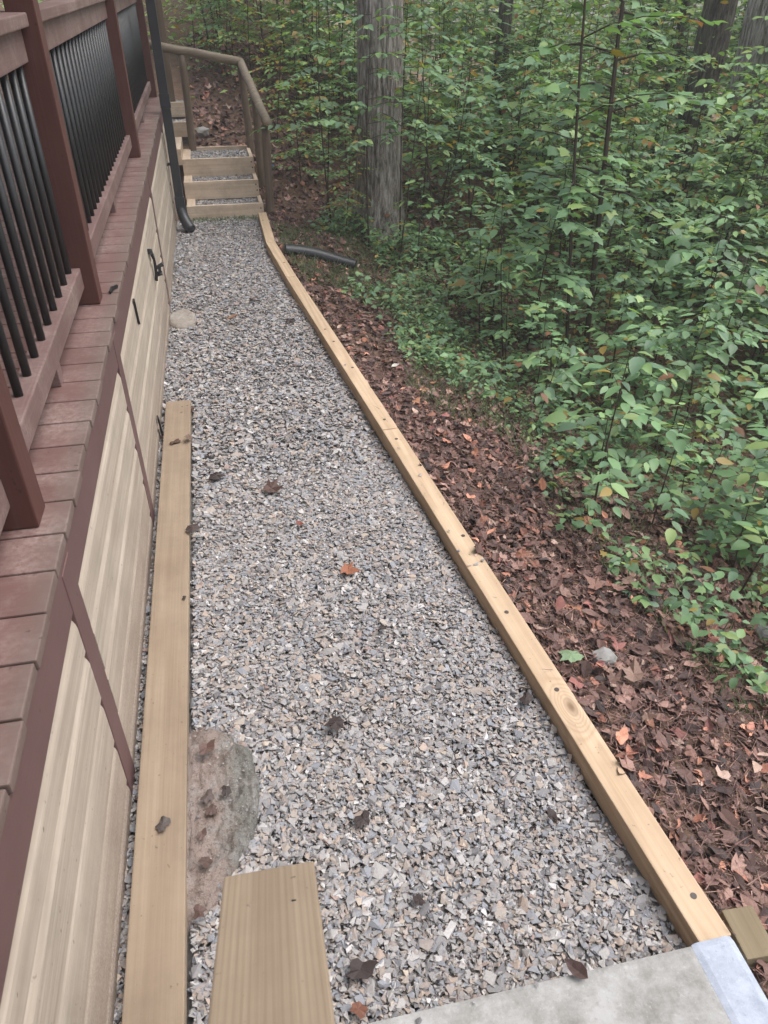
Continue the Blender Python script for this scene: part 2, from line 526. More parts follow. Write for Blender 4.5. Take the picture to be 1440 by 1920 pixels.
# ================================================================== ground
def grid_obj(name, xs, ys, zf, mat):
    X, Y = np.meshgrid(xs, ys)
    V = np.stack([X, Y, zf(X, Y)], -1).reshape(-1, 3)
    nx, ny = len(xs), len(ys)
    i = (np.arange(ny - 1)[:, None] * nx + np.arange(nx - 1)[None, :]).ravel()
    F = np.stack([i, i + 1, i + nx + 1, i + nx], -1)
    me = np_mesh(name, V, F.ravel(), np.full(len(F), 4), mat, None, True)
    return put(bpy.data.objects.new(name, me), None, (0, 0, 0))
xs = np.unique(np.concatenate([np.arange(-60, -4, 4), np.arange(-4, .3, .25), np.arange(.3, 5, .08), np.arange(5, 14, .4), np.arange(14, 90, 4)]))
ys = np.unique(np.concatenate([np.arange(-20, -1, 2), np.arange(-1, 15, .1), np.arange(15, 30, .5), np.arange(30, 120, 4)]))
def ground_z(x, y):
    z = T(x, y)
    inside = (x < edge(y) - .03) & (y < 10.6)
    z = np.where(inside & (y < 8.7), -.07, z)
    z = np.where((x < edge(y) - .02) & (y >= 8.55) & (y < 10.05), np.minimum(z, -.02 + .285 * (y - 8.75)) - .06, z)
    return z
tag(grid_obj('forest_ground', xs, ys, ground_z, M_soil), kind='structure')
px = np.linspace(-.62, 1.0, 30); py = np.linspace(-.6, 8.62, 60)
def bed_z(x, y): return np.where(x > edge(y) - .045, -.5, -.022 + .004 * np.sin(9 * x + 5 * y))
tag(grid_obj('gravel_bed', px, py, bed_z, M_bed), kind='structure')

# ------------------------------------------------------------------ gravel stones
def hull_shapes(n, seed):
    r = random.Random(seed); out = []
    for i in range(n):
        bm = bmesh.new()
        for k in range(r.choice((7, 8, 9))):
            v = Vector((r.choice((-1, 1)) * r.uniform(.35, 1), r.choice((-1, 1)) * r.uniform(.3, 1), r.choice((-1, 1)) * r.uniform(.5, 1)))
            bm.verts.new(v)
        res = bmesh.ops.convex_hull(bm, input=bm.verts)
        bmesh.ops.delete(bm, geom=[g for g in res['geom_interior'] if isinstance(g, bmesh.types.BMVert)], context='VERTS')
        bmesh.ops.recalc_face_normals(bm, faces=bm.faces)
        bm.verts.index_update()
        V = np.array([v.co[:] for v in bm.verts]); F = [tuple(v.index for v in f.verts) for f in bm.faces]
        bm.free(); out.append((V, F))
    return out
STONES = hull_shapes(22, 5)
PAL = np.array([lin(150, 147, 146)[:3], lin(134, 132, 133)[:3], lin(164, 160, 156)[:3], lin(170, 154, 138)[:3], lin(158, 142, 130)[:3],
                lin(176, 150, 128)[:3], lin(124, 130, 140)[:3], lin(142, 148, 158)[:3], lin(206, 203, 200)[:3], lin(186, 182, 178)[:3],
                lin(92, 92, 96)[:3], lin(150, 116, 100)[:3], lin(196, 176, 152)[:3]])
PW = np.array([.15, .15, .13, .12, .09, .05, .08, .05, .03, .07, .05, .01, .02]); PW /= PW.sum()
def stones(cloud, P, mean=.0135, tilt=.25):
    n = len(P)
    L = np.clip(rng.lognormal(math.log(mean), .34, n), .0035, .025)
    S = np.stack([L * rng.uniform(.55, .95, n), L, L * rng.uniform(.15, .38, n)], -1)
    y, nn = rot_rand(n, tilt)
    M = frames(y, nn, S)
    C = PAL[rng.choice(len(PAL), n, p=PW)] * rng.uniform(.86, 1.1, (n, 1))
    C = C * .58 + C.mean(1, keepdims=True) * .14 + np.array([.118, .112, .112])
    which = rng.integers(0, len(STONES), n)
    for k in range(len(STONES)):
        m = which == k
        cloud.add(STONES[k], P[m], M[m], C[m])
FOOT = [(-.33, 1.66), (-.24, 1.66), (-.165, 1.632), (-.11, 1.55), (-.09, 1.46), (-.088, 1.33), (-.12, 1.24), (-.155, 1.177), (-.20, 1.10), (-.25, 1.05), (-.33, 1.02)]
def in_poly(x, y, poly):
    c = np.zeros(len(x), bool); j = len(poly) - 1
    for i in range(len(poly)):
        xi, yi = poly[i]; xj, yj = poly[j]
        m = ((yi > y) != (yj > y)) & (x < (xj - xi) * (y - yi) / (yj - yi) + xi)
        c ^= m; j = i
    return c
def scatter_path(n, y0, y1, zlo, zhi):
    y = rng.uniform(y0, y1, n)
    xl, xr = -.485, edge(y) - .093
    x = xl + (xr - xl) * rng.uniform(0, 1, n)
    lump = .006 * np.sin(4.1 * x + 2.3 * y) + .006 * np.sin(-3.2 * x + 5.1 * y + 2)
    # stones bank up a little against the wall, a little lower by the timber
    z = rng.uniform(zlo, zhi, n) + lump - .016 * ss(.12, 0, xr - x)
    keep = ~((x > -.445) & (x < -.285) & (y < 4.04)) & ~in_poly(x, y, [(-.21 + (a + .21) * .94, 1.34 + (b - 1.34) * .95) for a, b in FOOT]) & ~((x < -.27) & (np.hypot((x + .36) / .10, (y - 5.55) / .2) < 1)) & ~((y < .70) & (x > -.12))
    return np.stack([x, y, z], -1)[keep]
cl = Cloud()
stones(cl, scatter_path(36000, .2, 3.2, -.016, -.004), .0100)
stones(cl, scatter_path(40000, .2, 3.2, -.004, .008), .0100)
stones(cl, scatter_path(17000, 3.2, 8.62, -.016, -.004), .0128)
stones(cl, scatter_path(23000, 3.2, 8.62, -.004, .009), .0128)
fin = scatter_path(26000, .2, 3.4, -.006, .006)
stones(cl, fin, .0055, .5)
stray = np.array([(.813, 2.477, .067), (.89, 2.252, .067), (.825, 2.23, .066), (.856, 2.234, .066), (.811, 2.334, .066), (.758, 3.225, .066), (.66, 4.32, .066), (.80, 2.95, .066),
                  (.35, .68, .108), (.5, .685, .108), (.22, .67, .108), (-.46, 2.2, .0), (-.46, 3.1, 0)])
stones(cl, stray, .009)
q = np.stack([rng.uniform(-.29, -.1, 260), rng.uniform(1.05, 1.65, 260), rng.uniform(.03, .045, 260)], -1)
q = q[in_poly(q[:, 0], q[:, 1], FOOT)]
stones(cl, q, .0042)
gravel = put(bpy.data.objects.new('gravel', cl.mesh('gravel', M_stone)), None, (0, 0, 0))
tag(gravel, 'grey and tan crushed stone covering the path beside the porch', 'gravel', kind='stuff')

# ================================================================== porch deck
DY = lambda y: .893 + .025 * (y - 1.2)          # top of the deck boards
XF = -.4635                                       # face of the fascia
YEND = 9.56
deck = thing('porch_deck', (-.5, 4.5, 0), 'brown painted porch deck with worn board ends and fascia on the left', 'deck')
y = 1.146 - .141 * 9
i = 0
while y < YEND - .1:
    z = DY(y + .07)
    xe = -.457 + random.uniform(-.004, .005)
    b = box('deck_board', -3.25, xe, y + .003, y + .138, z - .028, z, M_deck, deck, .004)
    b.rotation_euler = (R(1.43), 0, 0)
    y += .141; i += 1
beam('fascia_board', (XF - .019, -.12, DY(-.12) - .029 - .0675), (XF - .019, YEND, DY(YEND) - .029 - .0675), .038, .135, M_fascia, deck)
beam('rim_joist', (-3.2, YEND - .02, DY(YEND) - .12), (-.51, YEND - .02, DY(YEND) - .12), .038, .16, M_fascia, deck)
for yc in (1.51, 2.92, 5.80, 8.45):
    zt = DY(yc) - .02
    box('support_post', -.585, -.4606, yc - .05, yc + .05, -.06, zt - .03, M_fascia, deck, .003)

# ------------------------------------------------------------------ skirting wall of lap siding
skirt = thing('skirting_wall', (-.5, 4.5, 0), 'pale raw pine lap siding closing off the space under the porch', 'wall')
lines = [None, .605, .43, .255, .08, -.065]
def siding_board(y0, y1, zb, zt0, zt1, k):
    jit = random.uniform(-.001, .001)
    # profile in (x, z): thick rounded bottom lip, tapering up behind the course above
    def prof(zt):
        return [(-.486, zb), (-.4640, zb), (-.4618 + jit, zb + .003), (-.4622 + jit, zt - .044), (-.4650, zt - .032), (-.4705, zt - .018), (-.4745, zt - .002), (-.486, zt)]
    bm = bmesh.new()
    cy, cz = (y0 + y1) / 2, zb
    A = [bm.verts.new((px_ + .47, y0 - cy, pz - cz)) for px_, pz in prof(zt0)]
    B = [bm.verts.new((px_ + .47, y1 - cy, pz - cz)) for px_, pz in prof(zt1)]
    n = len(A)
    for q in range(n):
        bm.faces.new((A[q], A[(q + 1) % n], B[(q + 1) % n], B[q]))
    bm.faces.new(A); bm.faces.new(B[::-1])
    bmesh.ops.recalc_face_normals(bm, faces=bm.faces)
    bm_obj('siding_board', bm, M_siding, skirt, (-.47, cy, cz))
for (y0, y1) in ((-.5, 1.458), (1.562, 2.868), (2.972, 4.846), (4.851, 5.748), (5.852, 8.40), (8.50, YEND)):
    e0 = y0 + random.uniform(-.004, .004)
    for k in range(1, 6):
        zb = lines[k] + random.uniform(-.002, .002)
        if k == 1:
            siding_board(e0, y1, zb, DY(y0) - .166, DY(y1) - .166, k)
        else:
            siding_board(e0 + random.uniform(-.0015, .0015), y1 + random.uniform(-.0015, .0015), zb, lines[k - 1] + .004, lines[k - 1] + .004, k)
box('backing_panel', -.62, -.59, -.5, YEND - .05, -.07, .86, M_dark, skirt, 0)

# ------------------------------------------------------------------ porch railing
railing = thing('porch_railing', (-.57, 4.5, .95), 'brown wooden porch railing with black metal balusters between tall posts', 'railing')
posts = [0.10, 1.645, 3.175, 6.175, 9.44]
for yc in posts:
    box('railing_post', -.615, -.52, yc - .047, yc + .047, DY(yc) + .001, 3.22, M_post, railing, .004)
bal_me = None
for a, b in zip(posts, posts[1:]):
    y0, y1 = a + .049, b - .049
    ln = lambda off: ((y0, DY(y0) + off), (y1, DY(y1) + off))
    def run(name, x0, x1, o0, o1, mat, inset=0):
        xm = (x0 + x1) / 2
        beam(name, (xm, y0 + inset, DY(y0) + (o0 + o1) / 2), (xm, y1 - inset, DY(y1) + (o0 + o1) / 2), x1 - x0, o1 - o0, mat, railing, .005)
    run('handrail', -.655, -.548, .946, .986, M_rail, .003)
    run('upper_rail', -.612, -.576, .845, .944, M_rail, .006)
    run('lower_rail', -.632, -.566, .072, .152, M_rail, .002)
    n = int((y1 - y0) / .122)
    for k in range(n):
        yb = y0 + (y1 - y0) * (k + .5) / n
        if bal_me is None:
            bm = bmesh.new()
            tube_bm(bm, [(0, 0, 0), (0, 0, .70)], [.0125, .0125], 10)
            bmesh.ops.recalc_face_normals(bm, faces=bm.faces)
            o = bm_obj('baluster', bm, M_metal, railing, (-.601, yb, DY(yb) + .148), True)
            bal_me = o.data
        else:
            put(bpy.data.objects.new('baluster', bal_me), railing, (-.601, yb, DY(yb) + .148))
    if b - a > 1:
        for q in ([.5] if b - a < 2 else [.48]):
            yb = y0 + (y1 - y0) * q
            box('foot_block', -.625, -.572, yb - .03, yb + .03, DY(yb) + .001, DY(yb) + .0705, M_rail, railing, .003)

# house wall, porch roof and gutter behind and above (out of the frame, they shade the porch)
house = thing('house_wall', (-3.3, 4.5, 0), 'dark wall of the house at the back of the porch', 'wall')
box('wall_panel', -3.4, -3.3, -3.0, YEND, -.07, 3.4, M_dark, house, 0)
box('end_wall', -3.29, -.66, -1.0, -.9, -.07, 3.3, M_dark, house, 0)  # unseen wall, added to keep light from behind off the porch posts
roof = thing('porch_roof', (-2, 4.5, 3.2), 'porch roof overhead with a gutter along its eave', 'roof')
box('beam_along_eave', -.63, -.50, -3.0, YEND, 3.225, 3.40, M_fascia, roof, .004)
beam('roof_plane', (-2.05, -3.2, 3.62), (-2.05, YEND + .3, 3.62), 3.5, .10, M_roof, roof, .004, roll=R(9))
box('gutter', -.42, -.30, -3.2, YEND + .3, 3.24, 3.36, M_spout, roof, .006)

# ------------------------------------------------------------------ downspout
ds = thing('downspout', (-.385, 8.2, 0), 'black square downspout running down the far end of the siding', 'downspout')
box('pipe', -.428, -.345, 8.17, 8.25, .30, 3.25, M_spout, ds, .006)
box('joint_sleeve', -.434, -.339, 8.164, 8.256, 1.12, 1.24, M_spout, ds, .006)
box('joint_sleeve', -.434, -.339, 8.164, 8.256, .22, .33, M_spout, ds, .006)
pts, rad = [], []
for k in range(19):
    t = k / 18
    pts.append((-.386 + .075 * t * t, 8.21 - .13 * t ** 1.6, .235 - .205 * t)); rad.append(.047 + .004 * (k % 2) + .006 * t)
tube('boot_elbow', pts, rad, M_spout, ds, 14)
for z in (.62, 2.2):
    box('strap', -.455, -.3435, 8.18, 8.205, z, z + .025, M_spout, ds, .001)

# ------------------------------------------------------------------ timber edging on the right of the path
def edging(name, pL, pR, label, screws):
    (x0, y0), (x1, y1) = pL, pR
    d = Vector((x1 - x0, y1 - y0, 0)); n = Vector((d.y, -d.x, 0)).normalized()
    zc = .06 - .0445
    a = Vector((x0, y0, zc)) + n * .0445; b = Vector((x1, y1, zc)) + n * .0445
    e = thing(name, ((x0 + x1) / 2, (y0 + y1) / 2, -.03), label, 'timber', 'timbers edging the gravel path')
    tb = beam('timber', a, b, .089, .089, M_edge, e, .005)
    inv = (Matrix.Translation(WLOC[tb.name]) @ tb.rotation_euler.to_matrix().to_4x4()).inverted()
    for (sx, sy) in screws:
        bm = bmesh.new()
        tube_bm(bm, [(0, 0, -.004), (0, 0, .0012)], [.0085, .0085], 12)
        sh = bm_obj('screw_head', bm, M_bolt, None, (sx, sy, .0605)); sh.parent = tb; sh.matrix_parent_inverse = inv
edging('edging_timber', (.941, .702), (.716, 3.438), 'nearest edging timber with a round knot, running from the slab corner', [(.988, .816), (.916, 1.54), (.881, 1.937), (.862, 2.436), (.768, 3.33)])
edging('edging_timber', (.716, 3.444), (.474, 6.22), 'long edging timber in the middle of the path edge, before the far bend', [(.752, 3.558), (.70, 4.284), (.650, 4.736), (.625, 4.972)])
edging('edging_timber', (.474, 6.226), (.395, 7.33), 'short edging timber beside the black drain pipe', [(.50, 6.639)])
edging('edging_timber', (.395, 7.335), (.402, 8.56), 'far edging timber bending straight to the foot of the stairs', [(.43, 8.2)])

# ------------------------------------------------------------------ loose boards, slab, block
lb = thing('loose_board', (-.3645, 2.15, .02), 'long loose pine board lying flat on the gravel against the siding', 'board')
box('plank', -.434, -.2945, .25, 4.03, .022, .06, M_board, lb, .004)
cap = thing('stair_handrail', (-.08, .5, 0), 'thick pine handrail end in the bottom foreground, sloping down over the gravel', 'handrail')
p_end, p_up = Vector((-.046, .652, .836)), Vector((-.062, -.20, 1.39))
beam('rail_cap', p_up + Vector((0, 0, -.019)), p_end + Vector((0, 0, -.019)), .142, .038, M_cap, cap, .004)
ck = box('split', -.016, .0255, .568, .5722, .8893, .8913, M_plastic, cap, 0)
ck.rotation_euler = (R(-33), R(0), R(-6))
box('newel_post', -.098, -.010, .50, .589, .0, .845, M_cap, cap, .004)
box('newel_post', -.108, -.020, -.25, -.162, .0, 1.36, M_cap, cap, .004)

slab = thing('concrete_slab', (.4, .2, 0), 'pale concrete slab in the bottom right corner with a bluish white edge strip', 'slab')
box('slab_top', -.10, .905, -1.2, .694, -.06, .10, M_slab, slab, .012)
box('edge_strip', .892, 1.008, -1.2, .700, -.055, .104, M_slabcap, slab, .020)
blk = thing('corner_block', (1.08, .70, -.1), 'greenish treated timber block end beside the slab corner', 'block')
bo = box('block', 1.036, 1.120, .648, .768, -.16, .058, M_block, blk, .004)
bo.rotation_euler = (0, 0, R(-3))

# ------------------------------------------------------------------ concrete footings poking through the gravel
from mathutils import noise as mnoise
def lump(name, poly, ztop, mat, label, rough=.008):
    cx = sum(p[0] for p in poly) / len(poly); cy = sum(p[1] for p in poly) / len(poly)
    N_, K = 72, 24
    bm = bmesh.new()
    per = []
    for k in range(N_):
        t = k / N_ * len(poly); i0 = int(t); f = t - i0
        a, b = poly[i0 % len(poly)], poly[(i0 + 1) % len(poly)]
        per.append((a[0] + (b[0] - a[0]) * f, a[1] + (b[1] - a[1]) * f))
    def hz(x, y):
        p = Vector((x * 15, y * 15, ztop * 50))
        return rough * (1.5 * mnoise.fractal(p, .9, 2.1, 5) + .9 * abs(mnoise.noise(p * 2.3)))
    c = bm.verts.new((0, 0, ztop + hz(0, 0)))
    rings = []
    for j in range(1, K + 1):
        s = j / K
        ring = []
        for k, (x, y) in enumerate(per):
            dx, dy = (x - cx) * s, (y - cy) * s
            w = 1 + .09 * mnoise.noise(Vector((dx * 14, dy * 14, 3))) * s
            dx *= w; dy *= w
            z = ztop + hz(dx, dy)
            if s > .78: z -= ((s - .78) / .22) ** 2 * ztop * .9
            ring.append(bm.verts.new((dx, dy, z)))
        rings.append(ring)
    rings.append([bm.verts.new((v.co.x * 1.03, v.co.y * 1.02, -.05)) for v in rings[-1]])
    for k in range(N_): bm.faces.new((c, rings[0][k], rings[0][(k + 1) % N_]))
    for a, b in zip(rings, rings[1:]):
        for k in range(N_): bm.faces.new((a[k], b[k], b[(k + 1) % N_], a[(k + 1) % N_]))
    bmesh.ops.recalc_face_normals(bm, faces=bm.faces)
    o = bm_obj(name, bm, mat, None, (cx, cy, 0), True)
    return tag(o, label, 'footing')
lump('concrete_footing', FOOT, .040, M_foot, 'rough muddy concrete footing beside the loose board, strewn with brown leaves', .016)
lump('concrete_footing', [(-.37 + .105 * math.cos(a), 5.55 + .19 * math.sin(a)) for a in np.linspace(0, 2 * math.pi, 14)[:-1]], .022, M_foot2, 'small round grey concrete footing against the siding further along', .003)

# ------------------------------------------------------------------ scraps of black plastic on the siding
def ribbon(name, pts, w, th, mat, label, cat, extra=()):
    o0 = Vector(pts[0])
    bm = bmesh.new()
    for seg, (ww, tt) in [(pts, (w, th))] + [(e, (w * .8, th)) for e in extra]:
        P = [Vector(p) - o0 for p in seg]
        rings = []
        for i, p in enumerate(P):
            d = (P[min(i + 1, len(P) - 1)] - P[max(i - 1, 0)]).normalized()
            a = Vector((1, .15, 0)); u = d.cross(a).normalized(); v = u.cross(d).normalized()
            rings.append([bm.verts.new(p + u * ww / 2 * sx + v * tt / 2 * sy) for sx, sy in ((-1, -1), (1, -1), (1, 1), (-1, 1))])
        for a_, b_ in zip(rings, rings[1:]):
            for k in range(4): bm.faces.new((a_[k], a_[(k + 1) % 4], b_[(k + 1) % 4], b_[k]))
        bm.faces.new(rings[0]); bm.faces.new(rings[-1])
    bmesh.ops.recalc_face_normals(bm, faces=bm.faces)
    return tag(bm_obj(name, bm, mat, None, o0), label, cat)
ribbon('plastic_clip', [(-.455, 4.80, .70), (-.448, 4.87, .68), (-.443, 4.92, .63), (-.443, 4.94, .575), (-.446, 4.95, .52), (-.452, 4.955, .48)], .032, .016, M_plastic,
       'forked black plastic clip sticking out of the siding', 'clip',
       extra=([(-.445, 4.945, .555), (-.425, 4.95, .565), (-.402, 4.95, .578), (-.398, 4.95, .566)], [(-.445, 4.95, .515), (-.425, 4.95, .522), (-.408, 4.95, .524)], [(-.418, 4.95, .568), (-.424, 4.95, .524)]))
ribbon('plastic_strip', [(-.458, 3.690, .768), (-.4575, 3.70, .70), (-.457, 3.712, .648)], .034, .010, M_plastic, 'short black plastic strip stuck flat on the upper siding', 'strip')
ribbon('plastic_strip', [(-.452, 3.68, .142), (-.450, 3.695, .08), (-.449, 3.715, .02)], .028, .010, M_plastic, 'short black plastic strip at the bottom of the siding by the board end', 'strip')
ribbon('plastic_scrap', [(-.492, 3.24, .952), (-.484, 3.27, .962), (-.478, 3.30, .955), (-.466, 3.31, .957)], .012, .008, M_plastic, 'tiny black plastic scrap on the edge of the deck boards', 'scrap')

# ================================================================== stairs at the far end
st = thing('timber_stairs', (.05, 9.3, 0), 'pine box steps filled with gravel climbing at the end of the path', 'stairs')
def fill(x0, x1, y0, y1, z, n, seed):
    c = Cloud()
    P = np.stack([rng.uniform(x0, x1, n), rng.uniform(y0, y1, n), rng.uniform(z - .012, z + .008, n)], -1)
    stones(c, P, .0155)
    o = put(bpy.data.objects.new('gravel_fill', c.mesh('gravel_fill', M_stone)), st, (st.location.x, st.location.y, st.location.z))
    o.location = Vector((0, 0, 0)) - WLOC[st.name]
    o['kind'] = 'stuff'
for (x0, x1, y0, y1, zt, zb) in ((-.345, .470, 8.60, 9.02, .146, -.05), (-.355, .458, 8.985, 9.42, .315, .13), (-.352, .448, 9.385, 10.12, .482, .29)):
    box('riser_board', x0, x1, y0, y0 + .04, zb, zt, M_step, st)
    box('side_board', x1 - .042, x1 - .002, y0 + .042, y1, zb - .05, zt - .002, M_stepy, st)
    box('side_board', x0 + .002, x0 + .092, y0 + .042, y1, zb - .05, zt - .002, M_stepy, st)
    box('fill_base', x0 + .09, x1 - .04, y0 + .04, y1, zb - .05, zt - .04, M_bed, st, 0)
    fill(x0 + .1, x1 - .05, y0 + .05, y1 - .02, zt - .03, int(7500 * (y1 - y0) * .75), 1)
    for dx, dz in ((-.03, -.05), (-.022, -.11)):
        bm = bmesh.new(); tube_bm(bm, [(0, .003, 0), (0, -.0015, 0)], [.008, .008], 10)
        bm_obj('screw_head', bm, M_bolt, st, (x1 + dx, y0, zt + dz))
box('back_board', -.26, .448, 10.122, 10.16, .30, .494, M_step, st)
for k in range(2):
    y0 = 10.35 + .42 * k; zt = .745 + .17 * k
    box('riser_board', -1.25, -.272, y0, y0 + .04, zt - .165, zt, M_step, st)
    box('side_board', -.27, -.222, y0 + .002, y0 + .46, zt - .32, zt + .003, M_stepy, st)
    box('fill_base', -1.2, -.274, y0 + .042, y0 + .44, zt - .3, zt - .03, M_bed, st, 0)
    fill(-1.0, -.29, y0 + .05, y0 + .41, zt - .022, 1100, 2)
box('side_board', -.44, -.352, 9.40, 10.34, .42, .585, M_stepy, st)

# ------------------------------------------------------------------ round log handrail by the stairs
hr = thing('log_handrail', (.55, 8.65, 0), 'weathered round log handrail with a sloping end beside the timber stairs', 'handrail')
def log(name, a, b, r, mat, n=9):
    a, b = Vector(a), Vector(b)
    pts = [a + (b - a) * k / (n - 1) + Vector((random.uniform(-1, 1), random.uniform(-1, 1), random.uniform(-1, 1))) * .003 for k in range(n)]
    return tube(name, pts, [r * random.uniform(.97, 1.03) for _ in pts], mat, hr, 16)
log('log_post', (.535, 8.70, -.25), (.568, 8.70, .885), .045, M_log)
log('log_post', (.515, 9.36, -.1), (.520, 9.36, 1.10), .044, M_log)
log('log_post', (.475, 10.08, .1), (.430, 10.10, 1.335), .043, M_log)
log('log_post', (-.235, 10.12, .30), (-.215, 10.05, 1.455), .043, M_log)
log('sloping_rail', (.432, 10.13, 1.372), (.585, 8.56, .905), .047, M_logx)
log('top_rail', (.425, 10.10, 1.375), (-.62, 10.02, 1.565), .047, M_logx)
fp = box('square_post', -.478, -.388, 10.96, 11.05, .7, 3.6, M_oldpost, None, .004)
tag(fp, 'grey brown square post standing behind the black downspout', 'post')

# ------------------------------------------------------------------ drain pipe
pts, rad = [], []
for k in range(61):
    t = k / 60
    x = .54 + .65 * t
    yv = 7.06 - .10 * t + .05 * math.sin(t * 3)
    pts.append((x, yv, float(T(x, yv)) + .03 + .025 * t)); rad.append(.063 + (.005 if k % 2 else 0))
dp = tube('drain_pipe', pts, rad, M_pipe, None, 16)
tag(dp, 'black corrugated drain pipe poking out of the grass beyond the timber edging', 'drain pipe')

exec_order = 'vegetation'
# ================================================================== leaf litter on the bank
LP = np.array([lin(82, 58, 50)[:3], lin(98, 70, 60)[:3], lin(112, 80, 68)[:3], lin(70, 52, 48)[:3], lin(124, 92, 78)[:3], lin(138, 104, 88)[:3],
               lin(150, 92, 64)[:3], lin(168, 108, 72)[:3], lin(150, 126, 108)[:3], lin(56, 44, 42)[:3], lin(120, 66, 56)[:3]])
LP = (LP * .66 + LP.mean(1, keepdims=True) * np.array([.36, .34, .34])) * np.array([1.42, 1.32, 1.30])
LW = np.array([.17, .19, .15, .13, .10, .06, .06, .035, .045, .08, .04]); LW /= LW.sum()
def litter(cloud, x, y, size, tilt=.38, lift=(.0, .03), shapes=None, bright=1.0):
    n = len(x)
    P = np.stack([x, y, T(x, y) + rng.uniform(*lift, n)], -1)
    yy, nn = rot_rand(n, tilt)
    gx = (T(x + .03, y) - T(x - .03, y)) / .06; gy = (T(x, y + .03) - T(x, y - .03)) / .06
    nn[:, 0] -= gx; nn[:, 1] -= gy
    yy[:, 2] += yy[:, 0] * gx + yy[:, 1] * gy
    M = frames(yy, nn, size)
    C = LP[rng.choice(len(LP), n, p=LW)] * rng.uniform(.55, 1.5, (n, 1)) * bright
    shapes = shapes or list(range(len(LITTER)))
    w = rng.choice(shapes, n)
    for k in set(shapes):
        m = w == k
        cloud.add(LITTER[k], P[m], M[m], C[m])
def bank_pts(n, y0, y1, d0, d1, power=1.0):
    y = rng.uniform(y0, y1, n)
    return edge(y) + d0 + (d1 - d0) * rng.uniform(0, 1, n) ** power, y
cl = Cloud()
x, y = bank_pts(10000, .2, 4.2, .01, 1.5);   litter(cl, x, y, rng.uniform(.022, .06, len(x)))
x, y = bank_pts(1300, .2, 4.2, .01, 1.5);   litter(cl, x, y, rng.uniform(.045, .085, len(x)), .22, (.02, .04), [1, 2, 3, 4, 5, 6, 7])
x, y = bank_pts(8500, 4.2, 9.0, .01, 2.2);   litter(cl, x, y, rng.uniform(.03, .07, len(x)))
x, y = bank_pts(5000, .2, 9.0, 1.4, 5.5);   litter(cl, x, y, rng.uniform(.04, .09, len(x)))
x = rng.uniform(-.2, 3.0, 6500); y = rng.uniform(9.0, 15.0, 6500)
m = ~((x < .46) & (y < 10.2)) ; litter(cl, x[m], y[m], rng.uniform(.05, .10, m.sum()), .5)
# needles, twigs and crumbs
def straw(cloud, n, y0, y1, d0, d1):
    x, y = bank_pts(n, y0, y1, d0, d1)
    P = np.stack([x, y, T(x, y) + rng.uniform(.003, .035, n)], -1)
    yy, nn = rot_rand(n, .3)
    S = np.stack([rng.uniform(.0012, .004, n), rng.uniform(.025, .09, n), np.full(n, .02)], -1)
    C = LP[rng.choice(6, n)] * rng.uniform(.8, 1.5, (n, 1))
    cloud.add(BLADE, P, frames(yy, nn, S), C)
straw(cl, 24000, .2, 4.5, .0, 1.4)
straw(cl, 6000, 4.5, 9.0, .0, 1.6)
lit = put(bpy.data.objects.new('leaf_litter', cl.mesh('leaf_litter', M_litter)), None, (0, 0, 0))
tag(lit, 'brown fallen leaves and needles covering the bank beside the timber edging', 'leaf litter', kind='stuff')

# ================================================================== green things
GREEN = np.array([3.1, 2.8, 2.55]) * np.array([(.050, .098, .050), (.060, .115, .058), (.044, .085, .047), (.072, .125, .055), (.040, .078, .050), (.085, .13, .05)])
def leaf_cols(n, yellow=.03):
    C = GREEN[rng.choice(len(GREEN), n, p=[.24, .22, .2, .13, .15, .06])] * rng.uniform(.75, 1.25, (n, 1))
    q = rng.uniform(0, 1, n)
    C[q < yellow] = np.array([.34, .24, .06]) * rng.uniform(.6, 1.1, ((q < yellow).sum(), 1))
    C[q > 1 - yellow * .3] = np.array([.22, .10, .05])
    return C

